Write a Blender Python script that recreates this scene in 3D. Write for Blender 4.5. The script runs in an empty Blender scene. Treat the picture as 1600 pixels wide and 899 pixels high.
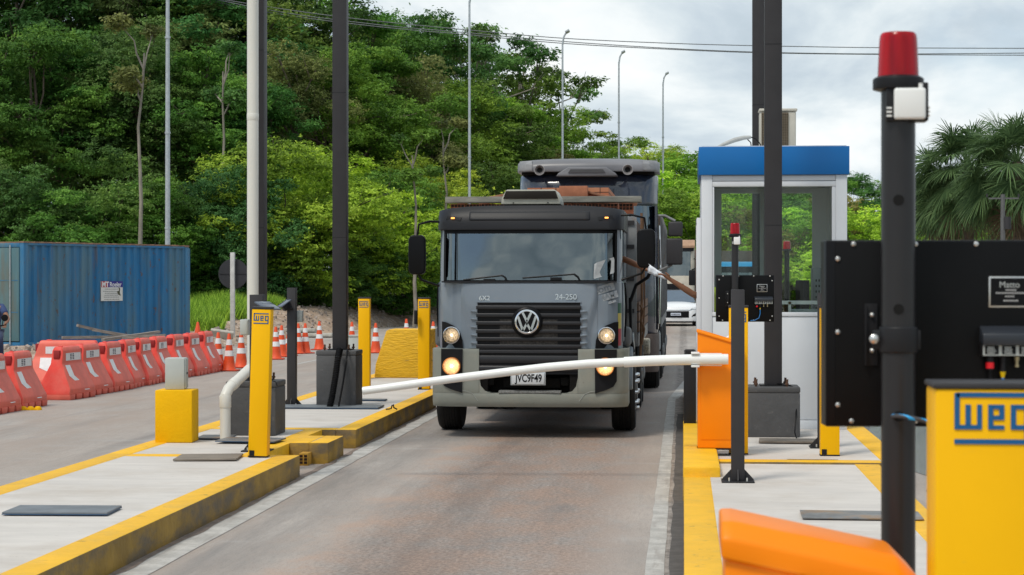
import bpy, bmesh, math, random
import numpy as np
from mathutils import Vector, Matrix, Euler
R = math.radians
scene = bpy.context.scene
C = scene.collection

# ------------------------------------------------------------------ camera
TH = math.atan(268/3000.0)
EYE = 1.8
FP = 3000.0
cam_d = bpy.data.cameras.new('camera'); cam = bpy.data.objects.new('camera', cam_d); C.objects.link(cam)
cam.location = (0, 0, EYE); cam.rotation_euler = (R(90), 0, TH)
cam_d.sensor_width = 36; cam_d.lens = FP/1600*36; cam_d.shift_y = -10.5/1600
cam_d.clip_start = 0.1; cam_d.clip_end = 3000
cam_d.dof.use_dof = True; cam_d.dof.focus_distance = 23; cam_d.dof.aperture_fstop = 10
scene.camera = cam

# ------------------------------------------------------------------ world, sun, exposure
SUN_EL, SUN_AZ = 58, 215          # azimuth clockwise from +Y
world = bpy.data.worlds.new('World'); scene.world = world; world.use_nodes = True
wn, wl = world.node_tree.nodes, world.node_tree.links
wn.clear()
wout = wn.new('ShaderNodeOutputWorld'); bg = wn.new('ShaderNodeBackground'); bg.inputs[1].default_value = 0.1
sky = wn.new('ShaderNodeTexSky'); sky.sky_type = 'NISHITA'; sky.sun_disc = False
sky.sun_elevation = R(SUN_EL); sky.sun_rotation = R(SUN_AZ)
tc = wn.new('ShaderNodeTexCoord'); sep = wn.new('ShaderNodeSeparateXYZ'); wl.new(tc.outputs['Generated'], sep.inputs[0])
COVOFF = (9.3, .4, 0)
def wmath(op, a, b):
    n = wn.new('ShaderNodeMath'); n.operation = op
    for i, v in enumerate((a, b)):
        if hasattr(v, 'links'): wl.new(v, n.inputs[i])
        else: n.inputs[i].default_value = v
    return n.outputs[0]
zz = wmath('ADD', wmath('MAXIMUM', sep.outputs[2], 0.0), 0.42)
comb = wn.new('ShaderNodeCombineXYZ')
wl.new(wmath('DIVIDE', sep.outputs[0], zz), comb.inputs[0]); wl.new(wmath('DIVIDE', sep.outputs[1], zz), comb.inputs[1])
def wnoise(scale, det, rough, off):
    mp = wn.new('ShaderNodeMapping'); mp.inputs['Location'].default_value = off; wl.new(comb.outputs[0], mp.inputs[0])
    n = wn.new('ShaderNodeTexNoise'); n.inputs['Scale'].default_value = scale; n.inputs['Detail'].default_value = det
    n.inputs['Roughness'].default_value = rough; n.inputs['Distortion'].default_value = 0.3; wl.new(mp.outputs[0], n.inputs[0]); return n.outputs[0]
def wramp(fac, stops):
    r = wn.new('ShaderNodeValToRGB'); wl.new(fac, r.inputs[0]); e = r.color_ramp.elements
    while len(e) > 1: e.remove(e[-1])
    e[0].position = stops[0][0]; e[0].color = (*stops[0][1], 1)
    for p, c in stops[1:]:
        k = e.new(p); k.color = (*c, 1)
    return r.outputs[0]
cov = wramp(wnoise(0.9, 7, .55, COVOFF), [(0.40, (.0,.0,.0)), (0.50, (1,1,1))])
shade = wramp(wnoise(3.6, 8, .56, (0, 4, 0)), [(0.34, (3.5,4.25,4.8)), (0.45, (4.5,5.2,5.75)), (0.52, (5.5,6.15,6.5)), (0.60, (6.9,7.3,7.4)), (0.70, (7.9,8.05,8.0))])
mx = wn.new('ShaderNodeMix'); mx.data_type = 'RGBA'
wl.new(cov, mx.inputs['Factor'])
veil = wn.new('ShaderNodeMix'); veil.data_type = 'RGBA'; veil.inputs['Factor'].default_value = .22
wl.new(sky.outputs[0], veil.inputs['A']); veil.inputs['B'].default_value = (5.2, 6.2, 7.2, 1)
wl.new(veil.outputs['Result'], mx.inputs['A']); wl.new(shade, mx.inputs['B'])
wl.new(mx.outputs['Result'], bg.inputs[0]); wl.new(bg.outputs[0], wout.inputs[0])
sd = bpy.data.lights.new('sun', 'SUN'); sd.energy = 1.7; sd.angle = R(14); sd.color = (1, .94, .84)
so = bpy.data.objects.new('sun', sd); C.objects.link(so)
az = R(SUN_AZ); el = R(SUN_EL)
so.rotation_euler = Vector((math.sin(az)*math.cos(el), math.cos(az)*math.cos(el), math.sin(el))).to_track_quat('Z', 'Y').to_euler()
so.location = (0, 0, 40)
scene.view_settings.view_transform = 'Standard'; scene.view_settings.look = 'None'
scene.view_settings.gamma = 1; scene.view_settings.exposure = 0.42
scene.cycles.max_bounces = 8; scene.cycles.transparent_max_bounces = 16
scene.cycles.use_denoising = True

# ------------------------------------------------------------------ pixel <-> world
CT, ST = math.cos(TH), math.sin(TH)
def W(px, d, z=None, py=None):
    """World point seen at pixel column px, depth d along the view, height z or row py."""
    l = (px-800)/FP*d
    if z is None: z = EYE - (py-439)/FP*d
    return Vector((l*CT - d*ST, d*CT + l*ST, z))
def G(px, py, z=0.0):
    return W(px, FP*(EYE-z)/(py-439), z)
def DEP(py, z=0.0): return FP*(EYE-z)/(py-439)

# ------------------------------------------------------------------ materials
MATS = {}
def mat(name, rgb, rough=.6, metal=0., var=.15, scale=6., bump=0., bscale=40., rgb2=None, stretch=(1,1,1), lo=.4, hi=.65,
        coat=0., spec=.5, emit=None, estr=0., trans=0., alpha=1., ior=1.45, coords='Object', det=6):
    if name in MATS: return MATS[name]
    m = bpy.data.materials.new(name); m.use_nodes = True; MATS[name] = m
    N, L = m.node_tree.nodes, m.node_tree.links
    p = N['Principled BSDF']
    p.inputs['Roughness'].default_value = rough; p.inputs['Metallic'].default_value = metal
    p.inputs['Specular IOR Level'].default_value = spec; p.inputs['Coat Weight'].default_value = coat
    p.inputs['Transmission Weight'].default_value = trans; p.inputs['IOR'].default_value = ior; p.inputs['Alpha'].default_value = alpha
    t = N.new('ShaderNodeTexCoord'); mp = N.new('ShaderNodeMapping'); mp.inputs['Scale'].default_value = stretch
    L.new(t.outputs[coords], mp.inputs[0])
    n = N.new('ShaderNodeTexNoise'); n.inputs['Scale'].default_value = scale; n.inputs['Detail'].default_value = det; n.inputs['Roughness'].default_value = .6
    L.new(mp.outputs[0], n.inputs[0])
    r = N.new('ShaderNodeValToRGB'); L.new(n.outputs[0], r.inputs[0])
    r.color_ramp.elements[0].position = lo; r.color_ramp.elements[1].position = hi
    c2 = rgb2 or tuple(max(0, c*(1-var)) for c in rgb)
    r.color_ramp.elements[0].color = (*c2, 1); r.color_ramp.elements[1].color = (*rgb, 1)
    L.new(r.outputs[0], p.inputs['Base Color'])
    if bump:
        n2 = N.new('ShaderNodeTexNoise'); n2.inputs['Scale'].default_value = bscale; n2.inputs['Detail'].default_value = 4
        L.new(mp.outputs[0], n2.inputs[0])
        b = N.new('ShaderNodeBump'); b.inputs['Strength'].default_value = bump; b.inputs['Distance'].default_value = .02
        L.new(n2.outputs[0], b.inputs['Height']); L.new(b.outputs[0], p.inputs['Normal'])
    if emit:
        p.inputs['Emission Color'].default_value = (*emit, 1); p.inputs['Emission Strength'].default_value = estr
    return m
def mixin(m, rgb, scale, lo, hi, stretch=(1,1,1), amount=1., off=(0,0,0), coords='Object', det=8, rgh=None):
    """Layer a stain or wear pattern of its own over material m's base colour."""
    N, L = m.node_tree.nodes, m.node_tree.links
    p = N['Principled BSDF']; src = p.inputs['Base Color'].links[0].from_socket
    t = N.new('ShaderNodeTexCoord'); mp = N.new('ShaderNodeMapping'); mp.inputs['Scale'].default_value = stretch; mp.inputs['Location'].default_value = off
    L.new(t.outputs[coords], mp.inputs[0])
    n = N.new('ShaderNodeTexNoise'); n.inputs['Scale'].default_value = scale; n.inputs['Detail'].default_value = det; n.inputs['Roughness'].default_value = .65
    L.new(mp.outputs[0], n.inputs[0])
    mr = N.new('ShaderNodeMapRange'); mr.inputs[1].default_value = lo; mr.inputs[2].default_value = hi; mr.inputs[3].default_value = 0; mr.inputs[4].default_value = amount
    L.new(n.outputs[0], mr.inputs[0])
    x = N.new('ShaderNodeMix'); x.data_type = 'RGBA'; L.new(mr.outputs[0], x.inputs['Factor']); L.new(src, x.inputs['A'])
    x.inputs['B'].default_value = (*rgb, 1); L.new(x.outputs['Result'], p.inputs['Base Color'])
    return m

# ------------------------------------------------------------------ mesh builder
class MB:
    def __init__(s): s.v = []; s.f = []; s.mi = []
    def add(s, vs, fs, mi=0):
        k = len(s.v); s.v += [tuple(v) for v in vs]; s.f += [tuple(i+k for i in f) for f in fs]; s.mi += [mi]*len(fs); return s
    def box(s, x0, x1, y0, y1, z0, z1, mi=0):
        vs = [(x,y,z) for z in (z0,z1) for y in (y0,y1) for x in (x0,x1)]
        return s.add(vs, [(0,2,3,1),(4,5,7,6),(0,1,5,4),(2,6,7,3),(0,4,6,2),(1,3,7,5)], mi)
    def boxc(s, c, sz, rot=(0,0,0), mi=0):
        M = Euler(rot).to_matrix(); c = Vector(c)
        vs = [c + M @ Vector((x*sz[0]/2, y*sz[1]/2, z*sz[2]/2)) for z in (-1,1) for y in (-1,1) for x in (-1,1)]
        return s.add(vs, [(0,2,3,1),(4,5,7,6),(0,1,5,4),(2,6,7,3),(0,4,6,2),(1,3,7,5)], mi)
    def cyl(s, p0, p1, r0, r1=None, n=16, mi=0):
        r1 = r0 if r1 is None else r1
        return s.loftc([(p0, r0), (p1, r1)], n, mi)
    def loftc(s, secs, n=12, mi=0, caps=True):
        pts = [Vector(p) for p, r in secs]; vs = []; fs = []
        up = None
        for i, (p, r) in enumerate(secs):
            d = (pts[min(i+1, len(pts)-1)] - pts[max(i-1, 0)]).normalized()
            if up is None: up = Vector((0,0,1)) if abs(d.z) < .9 else Vector((1,0,0))
            a = d.cross(up).normalized(); b = a.cross(d).normalized(); up = b
            for k in range(n):
                t = 2*math.pi*k/n; vs.append(Vector(p) + (a*math.cos(t) + b*math.sin(t))*r)
        for i in range(len(secs)-1):
            for k in range(n):
                fs.append((i*n+k, i*n+(k+1)%n, (i+1)*n+(k+1)%n, (i+1)*n+k))
        if caps:
            fs.append(tuple(range(n-1, -1, -1))); m = (len(secs)-1)*n; fs.append(tuple(range(m, m+n)))
        return s.add(vs, fs, mi)
    def tube(s, pts, r, n=8, mi=0): return s.loftc([(p, r) for p in pts], n, mi)
    def lathe(s, prof, c=(0,0,0), axis='z', n=24, mi=0, caps=True):
        vs = []; fs = []
        for r, h in prof:
            for k in range(n):
                t = 2*math.pi*k/n; a, b = r*math.cos(t), r*math.sin(t)
                v = {'z': (a, b, h), 'y': (a, h, b), 'x': (h, a, b)}[axis]
                vs.append((v[0]+c[0], v[1]+c[1], v[2]+c[2]))
        for i in range(len(prof)-1):
            for k in range(n): fs.append((i*n+k, i*n+(k+1)%n, (i+1)*n+(k+1)%n, (i+1)*n+k))
        if caps:
            fs.append(tuple(range(n))); m = (len(prof)-1)*n; fs.append(tuple(range(m, m+n)))
        return s.add(vs, fs, mi)
    def prism(s, poly, axis, a, b, mi=0):
        """poly in the plane across axis: x->(y,z), y->(x,z), z->(x,y)"""
        def P(p, h): return {'x': (h, p[0], p[1]), 'y': (p[0], h, p[1]), 'z': (p[0], p[1], h)}[axis]
        n = len(poly); vs = [P(p, a) for p in poly] + [P(p, b) for p in poly]
        fs = [tuple(range(n)), tuple(range(2*n-1, n-1, -1))] + [(i, (i+1)%n, n+(i+1)%n, n+i) for i in range(n)]
        return s.add(vs, fs, mi)
    def slab(s, xs, zs, yf, yb, mi=0):
        """closed body: a front skin y=yf(x,z) over a grid, a flat back at y=yb"""
        nx, nz = len(xs), len(zs); vs = [(x, yf(x, z), z) for z in zs for x in xs]
        bk = yb if callable(yb) else (lambda x, z: yb)
        vs += [(x, bk(x, z), z) for z in zs for x in xs]; o = nx*nz; fs = []
        for j in range(nz-1):
            for i in range(nx-1):
                a = j*nx+i; fs.append((a, a+1, a+nx+1, a+nx)); fs.append((o+a, o+a+nx, o+a+nx+1, o+a+1))
        for i in range(nx-1):
            fs.append((i, o+i, o+i+1, i+1)); t = (nz-1)*nx+i; fs.append((t, t+1, o+t+1, o+t))
        for j in range(nz-1):
            a = j*nx; fs.append((a, a+nx, o+a+nx, o+a)); a += nx-1; fs.append((a, o+a, o+a+nx, a+nx))
        return s.add(vs, fs, mi)
    def polysurf(s, poly, yf, off, th, mi=0):
        n = len(poly); cx = sum(p[0] for p in poly)/n; cz = sum(p[1] for p in poly)/n
        vs = [(x, yf(x, z)-off, z) for x, z in poly] + [(cx, yf(cx, cz)-off, cz)] + [(x, yf(x, z)-off+th, z) for x, z in poly]
        fs = [(i, (i+1)%n, n) for i in range(n)] + [(i, n+1+i, n+1+(i+1)%n, (i+1)%n) for i in range(n)] + [tuple(n+1+i for i in range(n))]
        return s.add(vs, fs, mi)
    def build(s, name, m, parent=None, bevel=0., seg=2, ang=40, loc=None, rot=None, smooth=True):
        me = bpy.data.meshes.new(name); me.from_pydata(s.v, [], s.f)
        for k in (m if isinstance(m, (list, tuple)) else [m]): me.materials.append(k)
        me.polygons.foreach_set('material_index', s.mi)
        bm = bmesh.new(); bm.from_mesh(me)
        bmesh.ops.recalc_face_normals(bm, faces=bm.faces)
        if bevel:
            es = [e for e in bm.edges if len(e.link_faces) == 2 and e.calc_face_angle(0) > R(ang)]
            try: bmesh.ops.bevel(bm, geom=es, offset=bevel, segments=seg, affect='EDGES', profile=.5, clamp_overlap=True)
            except Exception: pass
        bm.to_mesh(me); bm.free()
        if smooth:
            me.polygons.foreach_set('use_smooth', [True]*len(me.polygons))
            try: me.set_sharp_from_angle(angle=R(35))
            except Exception: pass
        o = bpy.data.objects.new(name, me); C.objects.link(o)
        if parent: o.parent = parent
        if loc is not None: o.location = loc
        if rot is not None: o.rotation_euler = rot
        return o

def tag(o, label=None, cat=None, group=None, kind=None):
    if label: o['label'] = label
    if cat: o['category'] = cat
    if group: o['group'] = group
    if kind: o['kind'] = kind
    return o
def thing(name, label, cat, loc=(0,0,0), rz=0., group=None):
    o = bpy.data.objects.new(name, None); C.objects.link(o); o.empty_display_size = .2
    o.location = loc; o.rotation_euler = (0, 0, rz)
    return tag(o, label, cat, group)
def kids(o): return [c for c in bpy.data.objects if c.parent == o]
def dup(o, label=None, loc=None, rz=None, parent=None, rot=None, scale=None):
    c = o.copy(); C.objects.link(c)
    if parent is not None: c.parent = parent
    for ch in list(o.children): dup(ch, parent=c)
    if label: c['label'] = label
    if loc is not None: c.location = loc
    if rz is not None: c.rotation_euler = (0, 0, rz)
    if rot is not None: c.rotation_euler = rot
    if scale is not None: c.scale = scale if hasattr(scale, '__len__') else (scale,)*3
    return c
def text(body, name, size, m, parent, loc, rot=(R(90),0,0), ext=.001, align='CENTER', sx=1., bold=0.):
    cu = bpy.data.curves.new(name, 'FONT'); cu.body = body; cu.size = size; cu.extrude = ext; cu.align_x = align; cu.align_y = 'CENTER'; cu.offset = bold
    t = bpy.data.objects.new(name+'_tmp', cu); C.objects.link(t)
    me = bpy.data.meshes.new_from_object(t.evaluated_get(bpy.context.evaluated_depsgraph_get()))
    bpy.data.objects.remove(t); bpy.data.curves.remove(cu)
    me.materials.clear(); me.materials.append(m)
    o = bpy.data.objects.new(name, me); C.objects.link(o); o.parent = parent; o.location = loc; o.rotation_euler = rot; o.scale = (sx, 1, 1)
    return o
def skin(name, pts, edges, m, parent=None, sub=2):
    """one continuous surface grown round a skeleton: pts = [(x,y,z,rx,ry)]"""
    me = bpy.data.meshes.new(name); me.from_pydata([p[:3] for p in pts], edges, [])
    o = bpy.data.objects.new(name+'_tmp', me); C.objects.link(o)
    o.modifiers.new('s', 'SKIN'); o.modifiers.new('u', 'SUBSURF').levels = sub
    for i, p in enumerate(pts):
        sv = me.skin_vertices[0].data[i]; sv.radius = (p[3], p[4] if len(p) > 4 else p[3]); sv.use_root = (i == 0)
    me2 = bpy.data.meshes.new_from_object(o.evaluated_get(bpy.context.evaluated_depsgraph_get()))
    bpy.data.objects.remove(o); bpy.data.meshes.remove(me)
    me2.materials.clear(); me2.materials.append(m)
    me2.polygons.foreach_set('use_smooth', [True]*len(me2.polygons))
    n = bpy.data.objects.new(name, me2); C.objects.link(n)
    if parent: n.parent = parent
    return n
# ------------------------------------------------------------------ shared materials
M_asph = mat('road concrete', (.42,.375,.34), .75, var=.25, scale=1.3, bump=.25, bscale=60, stretch=(1,.35,1), lo=.35, hi=.7)
mixin(M_asph, (.165,.155,.15), 1.6, .52, .70, (1.4,.07,1), .7)
mixin(M_asph, (.33,.26,.215), .55, .42, .66, (1,.22,1), .6, off=(2.3,0,0))
mixin(M_asph, (.09,.07,.06), 7, .66, .72, (1,.6,1), .6, off=(0,5,0))
mixin(M_asph, (.24,.225,.21), 30, .45, .7, (1,.15,1), .45)
mixin(M_asph, (.40,.39,.38), .9, .56, .66, (.35,2.2,1), .3, off=(7,1,0))
def band(m, rgb, x0, x1, soft, scale, stretch, amount):
    """a dirt track of its own running along the lane between x0 and x1"""
    N, L = m.node_tree.nodes, m.node_tree.links; p = N['Principled BSDF']; src = p.inputs['Base Color'].links[0].from_socket
    t = N.new('ShaderNodeTexCoord'); sp = N.new('ShaderNodeSeparateXYZ'); L.new(t.outputs['Object'], sp.inputs[0])
    mp = N.new('ShaderNodeMapping'); mp.inputs['Scale'].default_value = stretch; L.new(t.outputs['Object'], mp.inputs[0])
    n = N.new('ShaderNodeTexNoise'); n.inputs['Scale'].default_value = scale; n.inputs['Detail'].default_value = 8; n.inputs['Roughness'].default_value = .7; L.new(mp.outputs[0], n.inputs[0])
    def M(op, a, b):
        k = N.new('ShaderNodeMath'); k.operation = op
        for i, v in enumerate((a, b)):
            if hasattr(v, 'links'): L.new(v, k.inputs[i])
            else: k.inputs[i].default_value = v
        return k.outputs[0]
    c, h = (x0+x1)/2, (x1-x0)/2
    wob_ = M('MULTIPLY', M('SUBTRACT', n.outputs[0], .5), soft*3)
    dst = M('ABSOLUTE', M('ADD', M('SUBTRACT', sp.outputs[0], c), wob_), 0)
    mr = N.new('ShaderNodeMapRange'); mr.interpolation_type = 'SMOOTHSTEP'; mr.inputs[1].default_value = h+soft; mr.inputs[2].default_value = h-soft; mr.inputs[3].default_value = 0; mr.inputs[4].default_value = amount
    L.new(dst, mr.inputs[0])
    m2 = N.new('ShaderNodeMapRange'); m2.inputs[1].default_value = .38; m2.inputs[2].default_value = .60; L.new(n.outputs[0], m2.inputs[0])
    f = M('MULTIPLY', mr.outputs[0], m2.outputs[0])
    x = N.new('ShaderNodeMix'); x.data_type = 'RGBA'; L.new(f, x.inputs['Factor']); L.new(src, x.inputs['A']); x.inputs['B'].default_value = (*rgb, 1); L.new(x.outputs['Result'], p.inputs['Base Color'])
band(M_asph, (.40,.28,.215), -2.4, -.45, .45, 2.2, (1,.5,1), .95)
band(M_asph, (.10,.088,.08), -2.1, -1.45, .3, 1.6, (1,.12,1), .5)
band(M_asph, (.13,.115,.105), -3.2, -2.7, .25, 1.3, (1,.10,1), .55)
band(M_asph, (.09,.06,.05), -2.2, -.5, .3, 34, (1,.8,1), .6)
mixin(M_asph, (.14,.115,.10), 55, .56, .66, (1,.6,1), .45)
band(M_asph, (.33,.255,.21), -3.6, -3.2, .12, 5, (1,.6,1), .9)
band(M_asph, (.12,.10,.09), -.12, .1, .05, 8, (1,.6,1), .9)
band(M_asph, (.32,.25,.205), -8.6, -6.4, .6, 1.6, (1,.3,1), .6)
M_white_line = mat('worn road paint', (.52,.50,.47), .7, var=.3, scale=5, bump=.2)
mixin(M_white_line, (.27,.24,.22), 9, .54, .70, (1,.12,1), .7)
mixin(M_white_line, (.30,.27,.24), 30, .52, .64, (1,1,1), .5)
M_conc = mat('island concrete', (.60,.56,.52), .8, var=.12, scale=2, bump=.15, bscale=90, stretch=(.6,1.8,1))
mixin(M_conc, (.45,.42,.395), 3.5, .5, .8, (.5,2.2,1), .6)
mixin(M_conc, (.42,.36,.30), 1.1, .48, .70, (1,1,1), .55)
mixin(M_conc, (.20,.17,.15), 45, .66, .72, (1,1,1), .6)
mixin(M_conc, (.33,.30,.27), 14, .64, .70, (1,1,1), .6)
M_kerb = mat('yellow kerb paint', (.86,.47,.008), .6, var=.12, scale=3, bump=.3, bscale=25)
mixin(M_kerb, (.52,.34,.09), 4, .54, .76, (1,1,1), .45)
mixin(M_kerb, (.10,.075,.04), 9, .62, .72, (1,1,2), .7)
M_kerbface = mat('dirty shaded yellow kerb face', (.36,.215,.03), .7, var=.35, scale=3, bump=.3, bscale=25)
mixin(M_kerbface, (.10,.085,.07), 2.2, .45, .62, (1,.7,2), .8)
M_yel = mat('yellow powder coat', (.90,.475,.0), .45, var=.03, scale=3, spec=.22)
M_yelpaint = mat('yellow painted masonry', (.84,.46,.0), .6, spec=.2, var=.08, scale=4, bump=.2, bscale=30)
M_yelrough = mat('yellow rough cast block', (.82,.46,.01), .6, var=.18, scale=5, bump=1.0, bscale=9, stretch=(1,1,5))
mixin(M_yelrough, (.20,.12,.03), 6, .60, .66, (.8,.8,5), .8)
M_dark = mat('dark grey paint', (.042,.040,.043), .5, var=.12, scale=4, spec=.3)
M_dark2 = mat('near black paint', (.018,.018,.020), .45, var=.15, scale=4, spec=.25)
M_black = mat('black satin metal', (.006,.006,.007), .38, var=.1, spec=.18)
M_blackpl = mat('black plastic', (.014,.014,.016), .45, var=.3, scale=9, spec=.25)
M_block = mat('grey footing paint', (.085,.085,.088), .7, var=.2, scale=3, bump=.25, bscale=20)
mixin(M_block, (.16,.155,.15), 8, .60, .70, (1,1,1), .5)
M_orange = mat('orange cabinet paint', (.93,.24,.0), .42, var=.02, spec=.3)
M_pvc = mat('white pipe plastic', (.70,.68,.62), .35, var=.08, scale=2, stretch=(1,1,.3))
M_white = mat('white plastic', (.80,.80,.78), .35, var=.04)
M_boom = mat('white boom enamel', (.82,.82,.79), .28, var=.05, coat=.2)
M_galv = mat('galvanised steel', (.52,.56,.58), .45, metal=.5, var=.2, scale=12)
M_greybox = mat('light grey enclosure', (.46,.49,.47), .45, var=.06)
M_chrome = mat('chrome', (.75,.76,.78), .12, metal=1, var=.1)
M_screw = mat('zinc screw', (.62,.62,.60), .3, metal=.7, var=.1)
M_blue = mat('blue lettering', (.005,.10,.27), .4, var=.05)
M_redlens = mat('red lens', (.62,.0,.010), .2, var=.55, scale=26, stretch=(1,1,.05), trans=.25, spec=.35)
M_rubber = mat('tyre rubber', (.014,.013,.013), .8, var=.3, scale=12, bump=.2)
M_ply = mat('weathered plywood', (.26,.22,.18), .8, var=.35, scale=4, stretch=(1,4,1))
M_steelplate = mat('tarnished steel plate', (.25,.25,.25), .45, metal=.3, var=.35, scale=4)
mixin(M_steelplate, (.30,.18,.09), 3, .5, .62, (1,1,1), .8)
M_blueedge = mat('blue panel edge', (.04,.10,.20), .5, var=.3)

# ------------------------------------------------------------------ ground
def sstep(t): t = max(0., min(1., t)); return t*t*(3-2*t)
random.seed(4)
def vn(x, y, s=0):
    def h(i, j): return (math.sin(i*127.1+j*311.7+s*74.7)*43758.5453) % 1
    i, j = math.floor(x), math.floor(y); fx, fy = x-i, y-j; fx = fx*fx*(3-2*fx); fy = fy*fy*(3-2*fy)
    return (h(i,j)*(1-fx)+h(i+1,j)*fx)*(1-fy) + (h(i,j+1)*(1-fx)+h(i+1,j+1)*fx)*fy
def edgeX(Y): return min(-5.2, -12.2 + .08*max(0, Y-64) + .30*max(0, Y-77))
def HT(x, y):
    """height of the bare earth beside the road"""
    t = sstep((edgeX(y)-x)/.8)
    rise = .66*sstep((y-52)/16) + .4*sstep((y-84)/25)
    return -.03 + t*(.10 + rise*sstep((edgeX(y)-x)/2.4+.1) + .10*vn(x*1.7, y*1.7) + .05*vn(x*5, y*5, 3))
M_far = mat('far ground', (.12,.15,.05), .9, var=.4, scale=.05)
MB().box(-700, 700, -60, 1500, -.4, -.10).build('ground', M_far, smooth=False)['kind'] = 'structure'
road = MB().box(-14.5, 16, -8, 190, -.3, 0).build('road', M_asph, smooth=False); road['kind'] = 'structure'
M_dirt = mat('rubble strewn earth', (.42,.30,.215), .95, var=.35, scale=1.2, bump=1.0, bscale=5)
mixin(M_dirt, (.55,.46,.39), 5, .52, .62, (1,1,1), .8)
mixin(M_dirt, (.20,.13,.09), 3.3, .55, .66, (1,1,1), .6, off=(3,3,3))
gx = np.arange(-60, -4.4, .42); gy = np.arange(36, 112, .42)
b = MB(); vs = [(x, y, HT(x, y)) for y in gy for x in gx]; nx = len(gx)
b.add(vs, [(j*nx+i, j*nx+i+1, (j+1)*nx+i+1, (j+1)*nx+i) for j in range(len(gy)-1) for i in range(nx-1)])
terr = b.build('terrain', M_dirt); terr['kind'] = 'structure'
# painted lines
def sheet(name, polys, m, z=.004):
    b = MB()
    for p in polys: b.add([(x, y, z) for x, y in p], [tuple(range(len(p)))])
    o = b.build(name, m, smooth=False); o['kind'] = 'structure'; return o
def wob(x0, x1, ya, yb, n=220, a=.0045):
    L = []; 
    ys = np.linspace(ya, yb, n)
    for i in range(n-1):
        def e(y, s): return a*(vn(y*2.3, s)-.5)*2
        L.append([(x0+e(ys[i],1), ys[i]), (x1+e(ys[i],2), ys[i]), (x1+e(ys[i+1],2), ys[i+1]), (x0+e(ys[i+1],1), ys[i+1])])
    return L
sheet('road_marking_line', wob(-3.46, -3.26, 2, 34), M_white_line)
sheet('road_marking_line', wob(-.235, -.12, 2, 29.3)+[[(-.235,29.3),(-.08,29.3),(.22,35.3),(.03,35.3)]], M_white_line)
sheet('road_marking_line', wob(edgeX(60)+.25, edgeX(60)+.42, 40, 66)+wob(-11.9, -11.65, 66, 76), M_white_line)
sheet('road_marking_line', wob(-8.35, -8.25, 40, 60), M_white_line)
M_gut = mat('gutter silt', (.27,.21,.175), .9, var=.35, scale=6, bump=.4)
sheet('gutter_silt_path', wob(-3.5, -3.44, 3, 40, a=.03), M_gut, .007)
sheet('gutter_silt_path', wob(-.085, .0, 3, 26, 300, a=.008), mat('dark gutter silt', (.11,.10,.095), .9, var=.3, scale=9), .0035)

# traffic islands (a concrete deck, painted kerbs each 3 mm proud)
def island(name, x0, x1, y0, y1, h, front=True, back=True, kw=.22, sides=True):
    o = MB().box(x0+.02, x1-.02, y0+.02, y1-.02, -.05, h).build(name, M_conc, smooth=False); o['kind'] = 'structure'
    K = MB()
    def strip(a0, a1, b0, b1):
        # kerb block: top face clean paint, side faces dirty, with their shade put into the colour
        K.box(a0, a1, b0, b1, -.06, h+.004)
    ys = np.linspace(y0, y1, max(2, int((y1-y0)/.9)))
    strip(x0, x0+kw, y0, y1); strip(x1-kw, x1, y0, y1)
    if front: strip(x0+kw, x1-kw, y0, y0+kw)
    if back: strip(x0+kw, x1-kw, y1-kw, y1)
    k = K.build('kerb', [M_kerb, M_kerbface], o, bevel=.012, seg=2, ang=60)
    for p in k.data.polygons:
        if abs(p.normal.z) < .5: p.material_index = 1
    return o
island('pavement_island', -5.3, -3.5, 1.0, 17.35, .2, front=True, back=True)
island('pavement_island', -3.86, -3.48, 18.62, 19.5, .203, kw=.185)
MB().box(-5.28, -4.06, 17.36, 20.36, -.05, .199).build('pavement_island', M_conc, smooth=False)['kind'] = 'structure'
MB().box(-5.3, -5.08, 17.355, 20.365, -.06, .204).box(-4.06, -3.865, 17.355, 20.36, -.06, .202).build('kerb', M_kerb, bevel=.01)['kind'] = 'structure'
island('pavement_island', -5.3, -3.5, 20.37, 44, .2)
island('pavement_island', 0.0, 1.7, 1.0, 16.92, .2, back=False)
MB().box(-.004, .30, 15.72, 21.0, -.06, .285).build('kerb', [M_kerb], bevel=.02)['kind'] = 'structure'
island('pavement_island', .002, 1.95, 16.925, 30, .215)
# ------------------------------------------------------------------ parts of the toll plaza
def weg_logo(parent, w, loc, m, ext=.002):
    u = w/580.; b = MB()
    def r(x0, x1, y0, y1): b.box((x0-1060-290)*u, (x1-1060-290)*u, -ext, .0005, -(y1-555-220)*u, -(y0-555-220)*u)
    r(1060,1100,560,845); r(1078,1640,555,592); r(1098,1236,810,845); r(1145,1186,650,812); r(1235,1272,650,845)
    r(1320,1360,650,845); r(1358,1445,650,685); r(1358,1408,735,770); r(1406,1445,683,770); r(1358,1445,812,845)
    r(1495,1535,650,845); r(1533,1602,650,685); r(1533,1602,810,845); r(1600,1640,650,960); r(1060,1602,922,960)
    o = b.build('logo', m, parent, loc=loc, smooth=False); return o

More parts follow.
